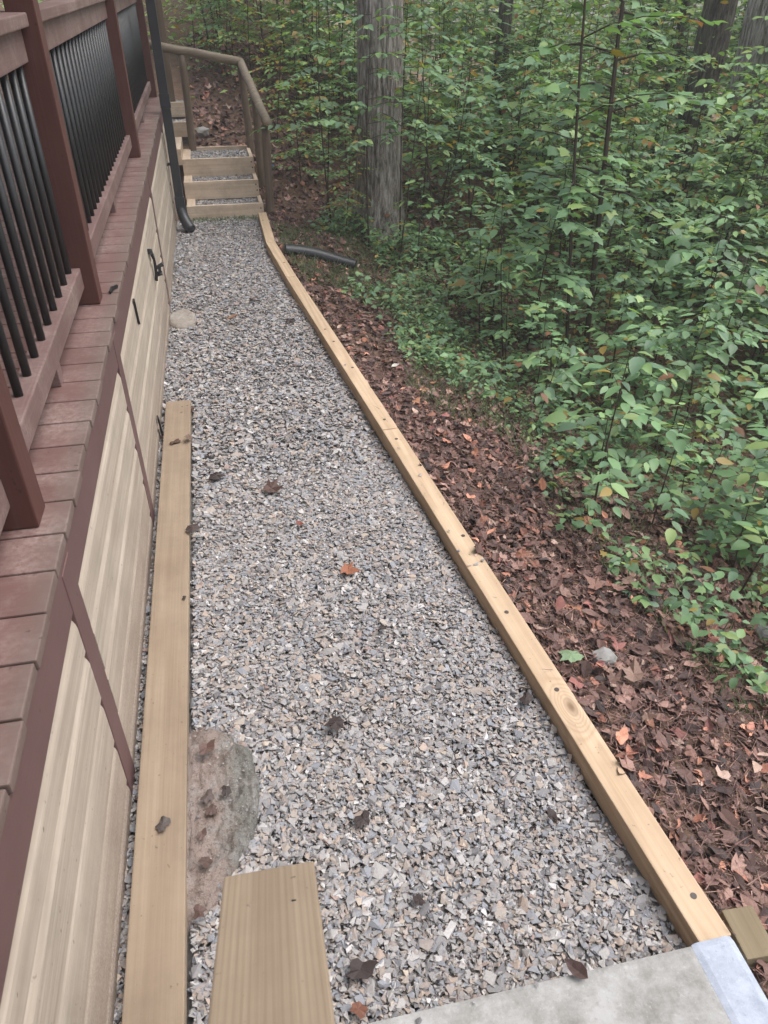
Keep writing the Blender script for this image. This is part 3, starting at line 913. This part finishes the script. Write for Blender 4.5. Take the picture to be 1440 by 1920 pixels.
def make_sapling(seed, H, nbr, blen, leaf, shapes, yellow=.03, lean=.08, r0=None, first=.22, twin=False, tint=(1, 1, 1)):
    """returns (stem mesh, leaf mesh) of a young tree with flat sprays of leaves"""
    r = random.Random(seed)
    bm = bmesh.new()
    cloud = Cloud()
    r0 = r0 or .0035 + .0032 * H
    P, Y, NN, S = [], [], [], []
    stems = 2 if twin else 1
    for s_ in range(stems):
        az0 = r.uniform(0, 6.28); lx, ly = lean * math.cos(az0), lean * math.sin(az0)
        k1 = r.uniform(-.05, .05)
        axis = []
        ns = 9
        for i in range(ns):
            t = i / (ns - 1)
            axis.append(Vector((lx * H * t + .03 * H * math.sin(3 * t + seed) * .6, ly * H * t + k1 * H * math.sin(2.4 * t), H * t)))
        tube_bm(bm, axis, [r0 * (1 - .8 * i / (ns - 1)) for i in range(ns)], 6, False)
        az = r.uniform(0, 6.28)
        for b in range(nbr):
            t = first + (1 - first) * (b + r.uniform(0, .9)) / nbr
            t = min(t, .995)
            f = t * (ns - 1); i0 = min(int(f), ns - 2)
            base = axis[i0].lerp(axis[i0 + 1], f - i0)
            az += 2.4 + r.uniform(-.5, .5)
            L = blen * (1.05 - .65 * (t - first) / (1 - first)) * r.uniform(.65, 1.2)
            up = r.uniform(.05, .55)
            pts = []
            m = 5
            bend = r.uniform(-.4, .4)
            for q in range(m):
                s = q / (m - 1)
                a2 = az + bend * s
                pts.append(base + Vector((math.cos(a2) * L * s, math.sin(a2) * L * s, L * (up * s - .38 * s * s))))
            tube_bm(bm, pts, [max(.0012, r0 * .35 * (1 - .75 * q / (m - 1))) for q in range(m)], 4, False)
            nl = max(3, int(L / (leaf * .42)))
            for q in range(nl):
                s = .18 + .82 * (q + r.uniform(.2, .8)) / nl
                f2 = s * (m - 1); j = min(int(f2), m - 2)
                p = pts[j].lerp(pts[j + 1], f2 - j)
                d = (pts[j + 1] - pts[j]).normalized()
                side = -1 if q % 2 else 1
                ang = side * r.uniform(.6, 1.15)
                if q == nl - 1: ang = r.uniform(-.2, .2)
                dx = d.x * math.cos(ang) - d.y * math.sin(ang); dy = d.x * math.sin(ang) + d.y * math.cos(ang)
                P.append(p); Y.append((dx, dy, r.uniform(-.42, .06)))
                NN.append((r.gauss(0, .25), r.gauss(0, .25), 1)); S.append(leaf * r.uniform(.62, 1.15))
    P = np.array([p[:] for p in P]); Y = np.array(Y); NN = np.array(NN); S = np.array(S)
    M = frames(Y, NN, S)
    C = leaf_cols(len(P), yellow) * r.uniform(.88, 1.14) * np.array(tint)
    w = np.random.default_rng(seed).integers(0, len(shapes), len(P))
    for k in range(len(shapes)):
        m_ = w == k
        cloud.add(shapes[k], P[m_], M[m_], C[m_])
    me_s = bpy.data.meshes.new('stem'); bm.to_mesh(me_s); bm.free(); me_s.materials.append(M_stem)
    return me_s, cloud.mesh('foliage', M_leaf, True)

def plant(name, kind, x, y, rz, sc, label, cat, group=None, z=None, tilt=(0, 0)):
    o = bpy.data.objects.new(name, None); o.empty_display_size = .1
    z = float(T(x, y)) - .02 if z is None else z
    put(o, None, (x, y, z)); o.rotation_euler = (tilt[0], tilt[1], rz); o.scale = (sc, sc, sc)
    tag(o, label, cat, group)
    for nm, me in zip(('stem', 'foliage'), kind):
        c = bpy.data.objects.new(nm, me); COL.objects.link(c); c.parent = o
    return o
SMALL = [make_sapling(11 + i, .75 + .12 * i, 9, .34, .095, OVATES if i != 2 else PALMS, .03, .10, first=.3) for i in range(4)]
MID = [make_sapling(31 + i, 1.5 + .2 * i, 20, .72, .115, OVATES if i not in (1, 4) else PALMS, .03 + .02 * (i == 3), .07, first=.38) for i in range(5)]
TALL = [make_sapling(51 + i, 2.9 + .35 * i, 38, 1.15, .13, OVATES if i != 1 else PALMS, .03 + .05 * (i == 2), .06, first=.42, tint=(1.22, 1.14, .92)) for i in range(4)]
YELLOW = [make_sapling(71 + i, 2.4 + .3 * i, 26, .8, .11, OVATES, .22, .08, tint=(1.35, 1.2, .85)) for i in range(2)]

G = 'young saplings in the undergrowth'
# the ones that stand out
plant('sapling', make_sapling(5, 1.05, 10, .42, .098, OVATES, .05, .12, first=.45), 1.70, 2.82, .4, 1.0, 'nearest sapling on the bank, one yellow leaf among its broad leaves', 'sapling', G)
plant('shrub', make_sapling(6, .95, 13, .46, .11, OVATES, .03, .1, first=.3), 2.62, 2.45, 1.3, 1.0, 'broad leaved shrub at the right edge of the picture', 'shrub')
plant('shrub', make_sapling(9, .62, 10, .34, .09, PALMS, .03, .1, first=.3), 2.30, 1.95, 2.3, 1.0, 'low lobed leaved shrub under the broad leaved shrub at the right edge', 'shrub')
plant('sapling', make_sapling(8, 4.6, 34, .95, .135, PALMS, .02, .05, r0=.026, first=.25), 2.85, 5.50, .2, 1.0, 'slim dark stemmed maple sapling with lobed leaves, thicker of the leaning pair', 'sapling', G, tilt=(0, R(4)))
plant('sapling', make_sapling(12, 4.2, 26, .85, .125, PALMS, .02, .05, r0=.016, first=.3), 2.62, 5.30, 2.2, 1.0, 'thin dark stemmed maple sapling, slimmer of the leaning pair', 'sapling', G, tilt=(0, R(5)))
plant('sapling', make_sapling(14, 2.1, 10, .5, .08, OVATES, .03, .05, r0=.009, first=.5), 1.62, 7.2, .2, 1.0, 'single thin sapling leaning right in front of the big grey trunk', 'sapling', G, tilt=(0, R(9)))
plant('sapling', YELLOW[0], 1.25, 13.2, .8, 1.0, 'yellowing sapling on the bank behind the log handrail', 'sapling', G)
plant('sapling', YELLOW[1], .35, 14.2, 2.1, 1.1, 'yellowing sapling furthest left above the log handrail', 'sapling', G)
plant('sapling', make_sapling(15, 1.5, 9, .42, .085, OVATES, .05, .07, first=.5), 1.18, 8.9, .5, 1.0, 'thin sapling with drooping leaves between the stairs and the big trunk', 'sapling', G)

HEIGHT = {}
for k_, H_ in [(k, .75 + .12 * i) for i, k in enumerate(SMALL)] + [(k, 1.5 + .2 * i) for i, k in enumerate(MID)] + [(k, 2.9 + .35 * i) for i, k in enumerate(TALL)] + [(k, 2.4 + .3 * i) for i, k in enumerate(YELLOW)]:
    HEIGHT[k_[1].name] = H_
LOBED = {SMALL[2][1].name, MID[1][1].name, MID[4][1].name, TALL[1][1].name}
YELL = {k[1].name for k in YELLOW} | {MID[3][1].name, TALL[2][1].name}
def top_line(dist):
    """height the tops of the thicket reach at a distance, rising like a bank of seats"""
    return -.35 + .185 * dist
def place_words(x, y):
    az = math.degrees(math.atan2(x, y)); d = math.hypot(x, y)
    if az < 9: return 'on the slope above the stairs'
    if az < 14: return 'behind the big grey trunk' if d > 8.4 else 'in front of the big grey trunk'
    if az < 25: return 'between the big grey trunk and the dark stemmed maples'
    if az < 33: return 'close around the dark stemmed maples'
    return 'right of the dark stemmed maples' if d > 4.5 else 'near the right edge of the picture'
plant('sapling', make_sapling(17, 2.3, 15, .62, .10, OVATES, .05, .07, first=.42), 1.22, 8.55, 1.0, 1.0, 'thin leafy sapling just left of the big grey trunk', 'sapling', G)
plant('sapling', make_sapling(18, 2.5, 15, .66, .10, OVATES, .05, .07, first=.4), 2.25, 8.0, 2.0, 1.0, 'thin leafy sapling just right of the big grey trunk', 'sapling', G)
plant('sapling', make_sapling(19, 2.1, 17, .62, .09, OVATES, .06, .05, first=.42), 1.47, 7.7, 3.0, 1.0, 'sapling with a bare lower stem and a leafy top across the big trunk', 'sapling', G)
plant('sapling', make_sapling(20, 2.3, 15, .6, .09, OVATES, .08, .06, first=.5), 1.82, 7.85, 1.2, 1.0, 'thin sapling whose leaves hang over the right side of the big trunk', 'sapling', G)
def scatter_plants(n, kinds, dr, yr, sr, size, name='sapling', cat='sapling', mind=.35, xr=None, avoid=True):
    done = []
    tries = 0
    while len(done) < n and tries < n * 60:
        tries += 1
        y = random.uniform(*yr)
        x = float(edge(y)) + random.uniform(*dr) if xr is None else random.uniform(*xr)
        az = math.degrees(math.atan2(x, y)); dist = math.hypot(x, y)
        if az > 60 or az < -3 or y < .6: continue
        if avoid and 8.6 < az < 14.0 and 3.5 < dist < 8.4: continue      # the view of the big trunk stays open
        if avoid and az < 11 and dist < 11.5 and x < 1.6: continue
        if any((x - a) ** 2 + (y - b) ** 2 < mind ** 2 for a, b in done): continue
        kind = random.choice(kinds)
        want = top_line(dist) + random.gauss(0, .22) - float(T(x, y))
        sc = want / HEIGHT[kind[1].name]
        if xr is not None: sc = random.uniform(*sr)
        elif not (sr[0] <= sc <= sr[1]): continue
        done.append((x, y))
        look = 'lobed leaved' if kind[1].name in LOBED else ('yellowing' if kind[1].name in YELL else 'oval leaved')
        plant(name, kind, x, y, random.uniform(0, 6.28), sc, '%s %s %s %s' % (size, look, name, place_words(x, y)), cat, G, tilt=(random.gauss(0, .05), random.gauss(0, .05)))
BUSHY = [make_sapling(81 + i, 1.3 + .3 * i, 26, .6, .095, OVATES, (.04, .10, .18)[i], .08, first=.12, tint=((1.1, 1.1, .95), (1.3, 1.2, .85), (1.35, 1.2, .8))[i]) for i in range(3)]
for k, (bx, by, bs) in enumerate([(1.0, 9.5, .8), (1.35, 10.1, .95), (.85, 10.6, .8), (1.7, 10.4, 1.0), (1.15, 11.2, 1.0), (.65, 11.7, .9), (1.9, 11.3, 1.1), (2.3, 10.2, 1.1), (2.6, 11.4, 1.15), (.2, 12.4, .8),
                                 (1.5, 12.1, 1.1), (.9, 12.7, 1.0), (2.2, 12.6, 1.2), (3.0, 12.6, 1.2), (-.1, 13.2, .9), (.5, 13.6, 1.0), (1.7, 13.5, 1.1), (2.8, 9.6, 1.1), (3.3, 10.8, 1.2), (3.9, 9.3, 1.2), (4.3, 11.2, 1.4), (4.8, 9.9, 1.3), (5.2, 8.4, 1.3), (5.7, 10.9, 1.5), (6.3, 7.6, 1.3), (3.4, 8.2, 1.0), (4.2, 7.3, 1.1), (5.2, 6.6, 1.2), (7.4, 9.4, 1.6), (5.0, 12.9, 1.6), (6.9, 11.6, 1.6), (3.9, 13.6, 1.4), (1.28, 8.05, .55), (7.6, 7.2, 1.5), (8.6, 11.0, 1.8)]):
    bl = place_words(bx, by)
    plant('bush', BUSHY[k % 3], bx, by, k * 1.7, bs, '%s low branching bush %s' % (('fresh green', 'mixed green', 'yellow flecked')[k % 3], ('close by the log handrail' if k < 3 else bl)), 'bush', 'bushes at the top of the bank')
scatter_plants(26, SMALL, (.95, 3.4), (1.4, 7.5), (.5, 1.25), 'low', 'seedling', 'seedling', .28)
scatter_plants(40, MID, (1.7, 6.0), (2.4, 10.0), (.55, 1.3), 'waist high', mind=.4)
scatter_plants(56, MID + TALL, (2.8, 10.0), (4.0, 14.0), (.6, 1.3), 'shoulder high', mind=.5)
scatter_plants(46, TALL, (3.5, 15.0), (9.0, 22.0), (.7, 1.5), 'tall slender', mind=.7)
scatter_plants(52, MID + YELLOW, None, (11.6, 20.0), (.9, 1.5), 'slim', mind=.5, xr=(.1, 5.5))

# ------------------------------------------------------------------ ground cover, grass
cl = Cloud()
def cover(n, xs_, ys_, h, leaf, per=(5, 9)):
    keep = ~((xs_ < 1.45) & (ys_ > 6.2) & (ys_ < 7.9)); xs_, ys_ = xs_[keep], ys_[keep]; n = len(xs_)
    Pp, Y, NN, S = [], [], [], []
    zz = T(xs_, ys_)
    for i in range(n):
        k = random.randint(*per); hh = random.uniform(*h)
        a = random.uniform(0, 6.28)
        for q in range(k):
            a += 2.2 + random.uniform(-.4, .4)
            rr = random.uniform(0, .06); lz = hh * random.uniform(.5, 1.0)
            Pp.append((xs_[i] + rr * math.cos(a), ys_[i] + rr * math.sin(a), zz[i] + lz))
            Y.append((math.cos(a), math.sin(a), random.uniform(-.5, .25)))
            NN.append((random.gauss(0, .35), random.gauss(0, .35), 1)); S.append(random.uniform(*leaf))
    Pp, Y, NN, S = map(np.array, (Pp, Y, NN, S))
    M = frames(Y, NN, S); C = leaf_cols(len(Pp), .035)
    w = rng.integers(0, 4, len(Pp))
    for k in range(4):
        m = w == k
        cl.add((OVATES + [PALMS[0]])[k], Pp[m], M[m], C[m])
n = 620
y = rng.uniform(1.0, 8.6, n); x = edge(y) + .62 + .25 * np.sin(y * 1.9) * .6 + rng.exponential(.8, n) + np.where(y < 4, .12, -.1)
cover(n, x, y, (.03, .24), (.03, .07))
n = 800
y = rng.uniform(3.6, 8.6, n); x = edge(y) + .62 + .2 * np.sin(y * 2.3) + rng.exponential(.6, n)
cover(n, x, y, (.02, .12), (.018, .04), (4, 7))
n = 360
y = rng.uniform(4.5, 9.2, n); x = edge(y) + .6 + .15 * np.sin(y * 2.3) + rng.exponential(.9, n)
cover(n, x, y, (.03, .22), (.025, .055))
n = 1100
y = rng.uniform(1.8, 8, n); x = edge(y) + rng.uniform(1.3, 5.5, n)
cover(n, x, y, (.05, .4), (.045, .085))
n = 2300
y = rng.uniform(7, 18, n); x = rng.uniform(1.2, 10, n)
cover(n, x, y, (.05, .5), (.05, .10))
tag(put(bpy.data.objects.new('ground_cover', cl.mesh('ground_cover', M_leaf, True)), None, (0, 0, 0)), 'low green ground cover plants along the foot of the bank', 'ground cover', kind='stuff')
cl = Cloud()
def grass(n, x, y, h):
    P = np.stack([x, y, T(x, y) - .005], -1)
    a = rng.uniform(0, 6.28, n)
    Y = np.stack([np.cos(a) * .6, np.sin(a) * .6, rng.uniform(.5, 1.4, n)], -1); NN = np.stack([np.cos(a), np.sin(a), np.full(n, .3)], -1)
    S = np.stack([rng.uniform(.003, .008, n), rng.uniform(*h, n), np.full(n, .05)], -1)
    C = np.array([.16, .215, .11]) * rng.uniform(.6, 1.4, (n, 1))
    cl.add(BLADE, P, frames(Y, NN, S), C)
n = 2400; y = rng.uniform(6.2, 8.2, n); x = edge(y) + .06 + rng.exponential(.32, n); grass(n, x, y, (.03, .11))
n = 2600; y = rng.uniform(1.5, 6.5, n); x = edge(y) + .65 + rng.exponential(.5, n); grass(n, x, y, (.04, .16))
n = 7000; y = rng.uniform(3.6, 8.4, n); x = edge(y) + .5 + .2 * np.sin(2.7 * y) + rng.exponential(.55, n); grass(n, x, y, (.03, .13))
n = 300; y = rng.normal(8.5, .05, n); x = rng.uniform(-.3, .4, n); P0 = len(x); grass(n, x, np.minimum(y, 8.58), (.02, .05))
tag(put(bpy.data.objects.new('grass', cl.mesh('grass', M_grass)), None, (0, 0, 0)), 'sparse short grass along the bank beyond the edging', 'grass', kind='stuff')

# ------------------------------------------------------------------ trees
def trunk_mesh(name, r0, H, mat, seed, lean=(0, 0), sides=128, flare=.5, ridge=.07):
    g = np.random.default_rng(seed)
    nz = int(min(H, 5) / .07) + int(max(H - 5, 0) / .4)
    zs = np.concatenate([np.linspace(-.3, 5, int(5.3 / .07)), np.linspace(5.3, H, max(2, int((H - 5) / .4)))]) if H > 5.5 else np.linspace(-.3, H, nz)
    th = np.linspace(0, 2 * np.pi, sides, endpoint=False)
    Z, TH = np.meshgrid(zs, th, indexing='ij')
    rad = r0 * (1 - .55 * np.clip(Z / H, 0, 1)) * (1 + flare * np.exp(-np.maximum(Z, 0) / .22))
    rr = np.zeros_like(Z)
    for k in range(5):
        f = g.integers(11, 30); p = g.uniform(0, 6.28); w = g.uniform(1.5, 5); ph = g.uniform(0, 6.28)
        rr += np.abs(np.sin(f * TH / 1.0 + p + .9 * np.sin(w * Z + ph + 2 * TH)))
    rr = rr / 5 - .62
    big = .05 * np.sin(2 * TH + g.uniform(0, 6)) + .04 * np.sin(3 * TH + 1.3 * Z)
    rad = rad * (1 + ridge * rr * 2 + big)
    X = rad * np.cos(TH) + lean[0] * Z + .02 * np.sin(.8 * Z); Y = rad * np.sin(TH) + lean[1] * Z
    V = np.stack([X, Y, Z], -1).reshape(-1, 3)
    m, s = len(zs), sides
    i = np.arange(m - 1)[:, None] * s; j = np.arange(s)[None, :]; j2 = (j + 1) % s
    F = np.stack([i + j, i + j2, i + s + j2, i + s + j], -1).reshape(-1, 4)
    return np_mesh(name, V, F.ravel(), np.full(len(F), 4), mat, None, True)
def crown_mesh(seed, rad, hgt, n, leaf=.16):
    g = np.random.default_rng(seed)
    c = Cloud()
    nc = 60
    cen = unit(g.normal(0, 1, (nc, 3))) * g.uniform(.35, 1, (nc, 1)) * np.array([rad, rad, hgt / 2])
    P = cen[g.integers(0, nc, n)] + g.normal(0, rad * .17, (n, 3))
    a = g.uniform(0, 6.28, n)
    Y = np.stack([np.cos(a), np.sin(a), g.uniform(-.6, .2, n)], -1); NN = np.stack([g.normal(0, .4, n), g.normal(0, .4, n), np.ones(n)], -1)
    c.add(SIMPLE, P, frames(Y, NN, leaf * g.uniform(.7, 1.3, n)), leaf_cols(n, .04))
    return c.mesh('crown', M_leaf)
CROWNS = [crown_mesh(3, 3.0, 5.0, 1500), crown_mesh(4, 2.2, 5.5, 800), crown_mesh(6, 1.3, 3.6, 400, .13)]
def tree(x, y, r0, H, mat, seed, label, crown, lean=(0, 0), group=None, cz=None, sides=128):
    z = float(T(x, y))
    o = thing('tree', (x, y, z), label, 'tree', group)
    put(bpy.data.objects.new('trunk', trunk_mesh('trunk', r0, H, mat, seed, lean, sides)), o, (x, y, z))
    c = put(bpy.data.objects.new('crown', CROWNS[crown]), o, (x + lean[0] * H, y + lean[1] * H, z + (cz or H * .86)))
    c.rotation_euler = (0, 0, seed)
    # a few limbs reaching into the crown
    bm = bmesh.new()
    rr = random.Random(seed)
    for k in range(6):
        a = rr.uniform(0, 6.28); zz = H * rr.uniform(.58, .9); L = H * rr.uniform(.12, .2)
        p0 = Vector((lean[0] * zz, lean[1] * zz, zz))
        tube_bm(bm, [p0, p0 + Vector((math.cos(a) * L * .5, math.sin(a) * L * .5, L * .35)), p0 + Vector((math.cos(a) * L, math.sin(a) * L, L * .6))], [r0 * .3, r0 * .2, r0 * .08], 6, False)
    bm_obj('limbs', bm, mat, o, (x, y, z), True)
    return o
tree(1.70, 8.42, .235, 12.0, M_bark, 1, 'big grey trunk standing just beyond the stairs and drain pipe', 0, (.006, .01))
tree(6.35, 8.75, .37, 14.0, M_bark, 2, 'thick grey trunk at the top right corner', 0, (-.02, .0))
tree(6.25, 9.95, .22, 12.0, M_bark2, 3, 'dark narrower trunk just left of the thick trunk at top right', 1, (.02, .0))
BG = 'thin background trunks'
for k, (x, y, r0, s) in enumerate([(7.1, 12.1, .10, 12), (6.75, 12.3, .075, 13), (4.35, 12.3, .12, 14)]):
    tree(x, y, r0, 9.0, M_bark2, s, ['slim dark trunk left of the two trunks at top right, wider of two', 'slim dark trunk left of the two trunks at top right, narrower of two', 'dark trunk half hidden by leaves near the top middle'][k], 2, (.01, 0), None, sides=32)
for k in range(16):
    az = R(random.uniform(14, 52)); d = random.uniform(13, 26)
    tree(d * math.sin(az), d * math.cos(az), random.uniform(.06, .17), random.uniform(8, 11), M_bark2 if k % 3 else M_bark, 30 + k, 'distant slender trunk in the background woods', random.choice((1, 2)), (random.uniform(-.03, .03), 0), BG, sides=24)
for (x, y, s) in ((9, 4, 60), (5.5, 4.8, 61), (4.0, 13.5, 62)):
    pass

# far woods that read as one mass
cl = Cloud()
n = 80000
nc = 620
ca = R(1) * rng.uniform(-8, 64, nc); cd = rng.uniform(12, 32, nc)
cx, cy = cd * np.sin(ca), cd * np.cos(ca)
cz = T(cx, cy) + rng.uniform(.1, 4.6, nc)
w = rng.integers(0, nc, n)
P = np.stack([cx[w], cy[w], cz[w]], -1) + rng.normal(0, 1, (n, 3)) * np.array([.85, .85, .6])
P[:, 2] = np.maximum(P[:, 2], T(P[:, 0], P[:, 1]) + .05)
a = rng.uniform(0, 6.28, n)
Y = np.stack([np.cos(a), np.sin(a), rng.uniform(-.6, .2, n)], -1); NN = np.stack([rng.normal(0, .4, n), rng.normal(0, .4, n), np.ones(n)], -1)
cl.add(SIMPLE, P, frames(Y, NN, rng.uniform(.07, .14, n)), leaf_cols(n, .07) * np.array([1.65, 1.45, 1.1]))
tag(put(bpy.data.objects.new('far_woods', cl.mesh('far_woods', M_leaf)), None, (0, 0, 0)), 'far off green woods behind the saplings', 'woods', kind='stuff')

# ================================================================== single leaves, rocks, small things
def one_leaf(x, y, z, size, colr, shape, label, rz=None, tilt=.12, name='fallen_leaf', group=None):
    c = Cloud()
    c.add(LITTER[shape] if isinstance(shape, int) else shape, np.zeros((1, 3)), np.eye(3)[None] * size, np.array([colr[:3]]))
    me = c.mesh(name, M_litter)
    z += max(0.0, -min(v.co.z for v in me.vertices)) * .8 + .002
    o = put(bpy.data.objects.new(name, me), None, (x, y, z))
    o.rotation_euler = (random.gauss(0, tilt), random.gauss(0, tilt), random.uniform(0, 6.28) if rz is None else rz)
    return tag(o, label, 'leaf', group)
DKB, BRN, ORG, TAN, RED = lin(58, 48, 46), lin(104, 76, 66), lin(150, 98, 74), lin(160, 128, 106), lin(124, 66, 54)
for x, y, z, s, c, sh, lab in [
    (.315, 2.36, .026, .085, ORG, 0, 'orange brown lobed leaf lying alone in the middle of the gravel'),
    (.225, 1.24, .026, .065, DKB, 5, 'dark heart shaped leaf on the gravel level with the footing'),
    (.20, 1.58, .024, .075, DKB, 2, 'crumpled black leaf on the gravel up from the footing'),
    (.05, 3.06, .024, .11, lin(92, 72, 66), 1, 'dull brown leaf clump on the gravel beside the loose board'),
    (-.05, 5.40, .024, .11, TAN, 3, 'tan leaf on the gravel far along the path near the wall'),
    (.20, 2.70, .024, .04, RED, 6, 'small dark red leaf on the gravel above the orange leaf'),
    (.075, .835, .03, .085, DKB, 6, 'dark curled leaf touching the foreground handrail end'),
    (.075, .76, .028, .05, lin(118, 78, 62), 7, 'small red brown leaf scrap below the dark curled leaf by the handrail'),
    (.31, .95, .024, .045, DKB, 7, 'dark leaf scrap on the gravel near the slab'),
    (-.22, 3.22, .022, .10, DKB, 8, 'dark rotten leaf on the gravel right next to the loose board'),
    (.41, 1.97, .024, .045, DKB, 8, 'tiny dark leaf below the orange leaf on the gravel'),
    (.79, 1.52, .024, .07, DKB, 5, 'dark leaf on the gravel close to the knot in the edging'),
    (.73, 1.10, .024, .05, DKB, 6, 'dark leaf scrap on the gravel beside the nearest edging timber'),
    (.13, 5.84, .022, .09, lin(110, 88, 76), 7, 'dull leaf on the far gravel near the middle of the path'),
    (.44, 5.23, .022, .12, DKB, 8, 'dark twiggy leaf on the far gravel by the edging'),
    (-.285, 3.56, .07, .07, lin(112, 92, 80), 6, 'curled brown leaf on the right edge of the loose board near its far end'),
    (-.40, 3.50, .066, .075, lin(84, 60, 48), 7, 'rolled dark brown leaf lying across the loose board near its far end'),
    (-.31, 2.68, .066, .085, lin(72, 60, 56), 8, 'dark torn leaf on the loose board halfway along'),
    (-.37, 1.27, .064, .062, lin(84, 76, 72), 5, 'square dark grey leaf scrap on the near part of the loose board'),
    (-.312, 2.25, .064, .028, DKB, 5, 'tiny black leaf crumb on the loose board'),
    (-.28, 3.95, .05, .10, lin(92, 72, 64), 1, 'brown leaf at the far end corner of the loose board'),
    (-.265, 1.52, .066, 0.068, lin(100, 78, 70), 6, 'curled reddish leaf at the upper corner of the footing'),
    (-.215, 1.385, .064, 0.056, lin(92, 80, 76), 5, 'flat grey brown leaf in the middle of the footing'),
    (-.175, 1.35, .062, 0.045, lin(66, 58, 56), 8, 'dark shrivelled leaf on the footing near the gravel side'),
    (-.225, 1.295, .064, 0.053, lin(92, 74, 68), 8, 'brown torn leaf lower on the footing'),
    (-.265, 1.235, .064, 0.038, lin(102, 82, 75), 6, 'small reddish leaf on the footing against the board'),
    (-.262, 1.18, .062, 0.049, lin(92, 74, 68), 7, 'rounded red brown leaf near the bottom of the footing'),
    (-.262, 1.065, .05, 0.053, lin(94, 74, 67), 5, 'red brown leaf at the lowest end of the footing'),
    (.62, .67, .112, .06, lin(74, 56, 52), 3, 'pointed dark leaf standing at the edge of the concrete slab'),
]:
    one_leaf(x, y, z, s, c, sh, lab)
one_leaf(.98, 4.42, float(T(.98, 4.42)) + .04, .055, lin(206, 204, 190), 3, 'small whitish leaf on the litter halfway along the edging')
o = one_leaf(1.06, 1.66, float(T(1.06, 1.66)) + .055, .11, lin(128, 150, 116), PALMS[1], 'fresh pale green lobed leaf on the litter beside the edging', rz=.5)
for x, y, s, lab in [(1.20, 1.74, .05, 'pale grey stone in the leaf litter near the green lobed leaf'), (2.12, 1.98, .05, 'grey stone at the foot of the bank by the right edge')]:
    bm = bmesh.new()
    bmesh.ops.create_icosphere(bm, subdivisions=2, radius=1)
    for v in bm.verts: v.co = Vector((v.co.x * s, v.co.y * s * .8, v.co.z * s * .6)) * random.uniform(.85, 1.1)
    tag(bm_obj('rock', bm, M_rock, None, (x, y, float(T(x, y)) + .03)), lab, 'rock')
bm = bmesh.new(); bmesh.ops.create_icosphere(bm, subdivisions=2, radius=1)
for v in bm.verts: v.co = Vector((v.co.x * .10, v.co.y * .10, v.co.z * .06)) * random.uniform(.75, 1.15)
tag(bm_obj('rock', bm, M_rock, None, (-.10, 10.6, float(T(-.10, 10.6)) + .05)), 'pale flat rock on the bank behind the top step', 'rock')
M_blue = plain('blue_plastic', lin(60, 110, 170), .5, .4, .2)
one = bmesh.new(); bmesh.ops.create_grid(one, x_segments=3, y_segments=3, size=.035)
for v in one.verts: v.co.z = random.uniform(-.015, .02)
tag(bm_obj('plastic_scrap', one, M_blue, None, (.66, 9.76, float(T(.66, 9.76)) + .04)), 'tiny blue plastic scrap beside the front log post', 'scrap')
FG = 'conspicuous leaves on the bank'
for k in range(64):
    y = random.uniform(.5, 4.0) if k < 44 else random.uniform(4.0, 7.5)
    x = float(edge(y)) + random.uniform(.13, .95)
    c = random.choice([lin(140, 96, 78), lin(156, 106, 82), lin(132, 98, 86), lin(146, 120, 106), lin(118, 82, 74), lin(164, 118, 88), lin(128, 100, 90), lin(120, 94, 84)])
    one_leaf(x, y, float(T(x, y)) + random.uniform(.03, .05), random.uniform(.05, .095), c, random.choice((1, 2, 0, 3, 4, 5, 6)), 'larger reddish brown leaf lying on top of the leaf litter', None, .3, group=FG)


# ------------------------------------------------------------------ thin haze volume added to lift the dark tones and pale the woods
M_haze = bpy.data.materials.new('thin_haze'); M_haze.use_nodes = True
ht = M_haze.node_tree; ht.nodes.clear()
ho = ht.nodes.new('ShaderNodeOutputMaterial'); hv = ht.nodes.new('ShaderNodeVolumePrincipled')
hv.inputs['Color'].default_value = (.95, .97, 1.0, 1); hv.inputs['Density'].default_value = .0034
ht.links.new(hv.outputs[0], ho.inputs['Volume'])
bm = bmesh.new(); bmesh.ops.create_cube(bm, size=1.0)
for v in bm.verts: v.co = Vector((v.co.x * 170, v.co.y * 160, v.co.z * 30))
hz = bm_obj('haze', bm, M_haze, None, (15, 50, 3.5))
tag(hz, 'thin pale haze hanging in the woods', 'haze', kind='stuff')
scene.cycles.volume_bounces = 1
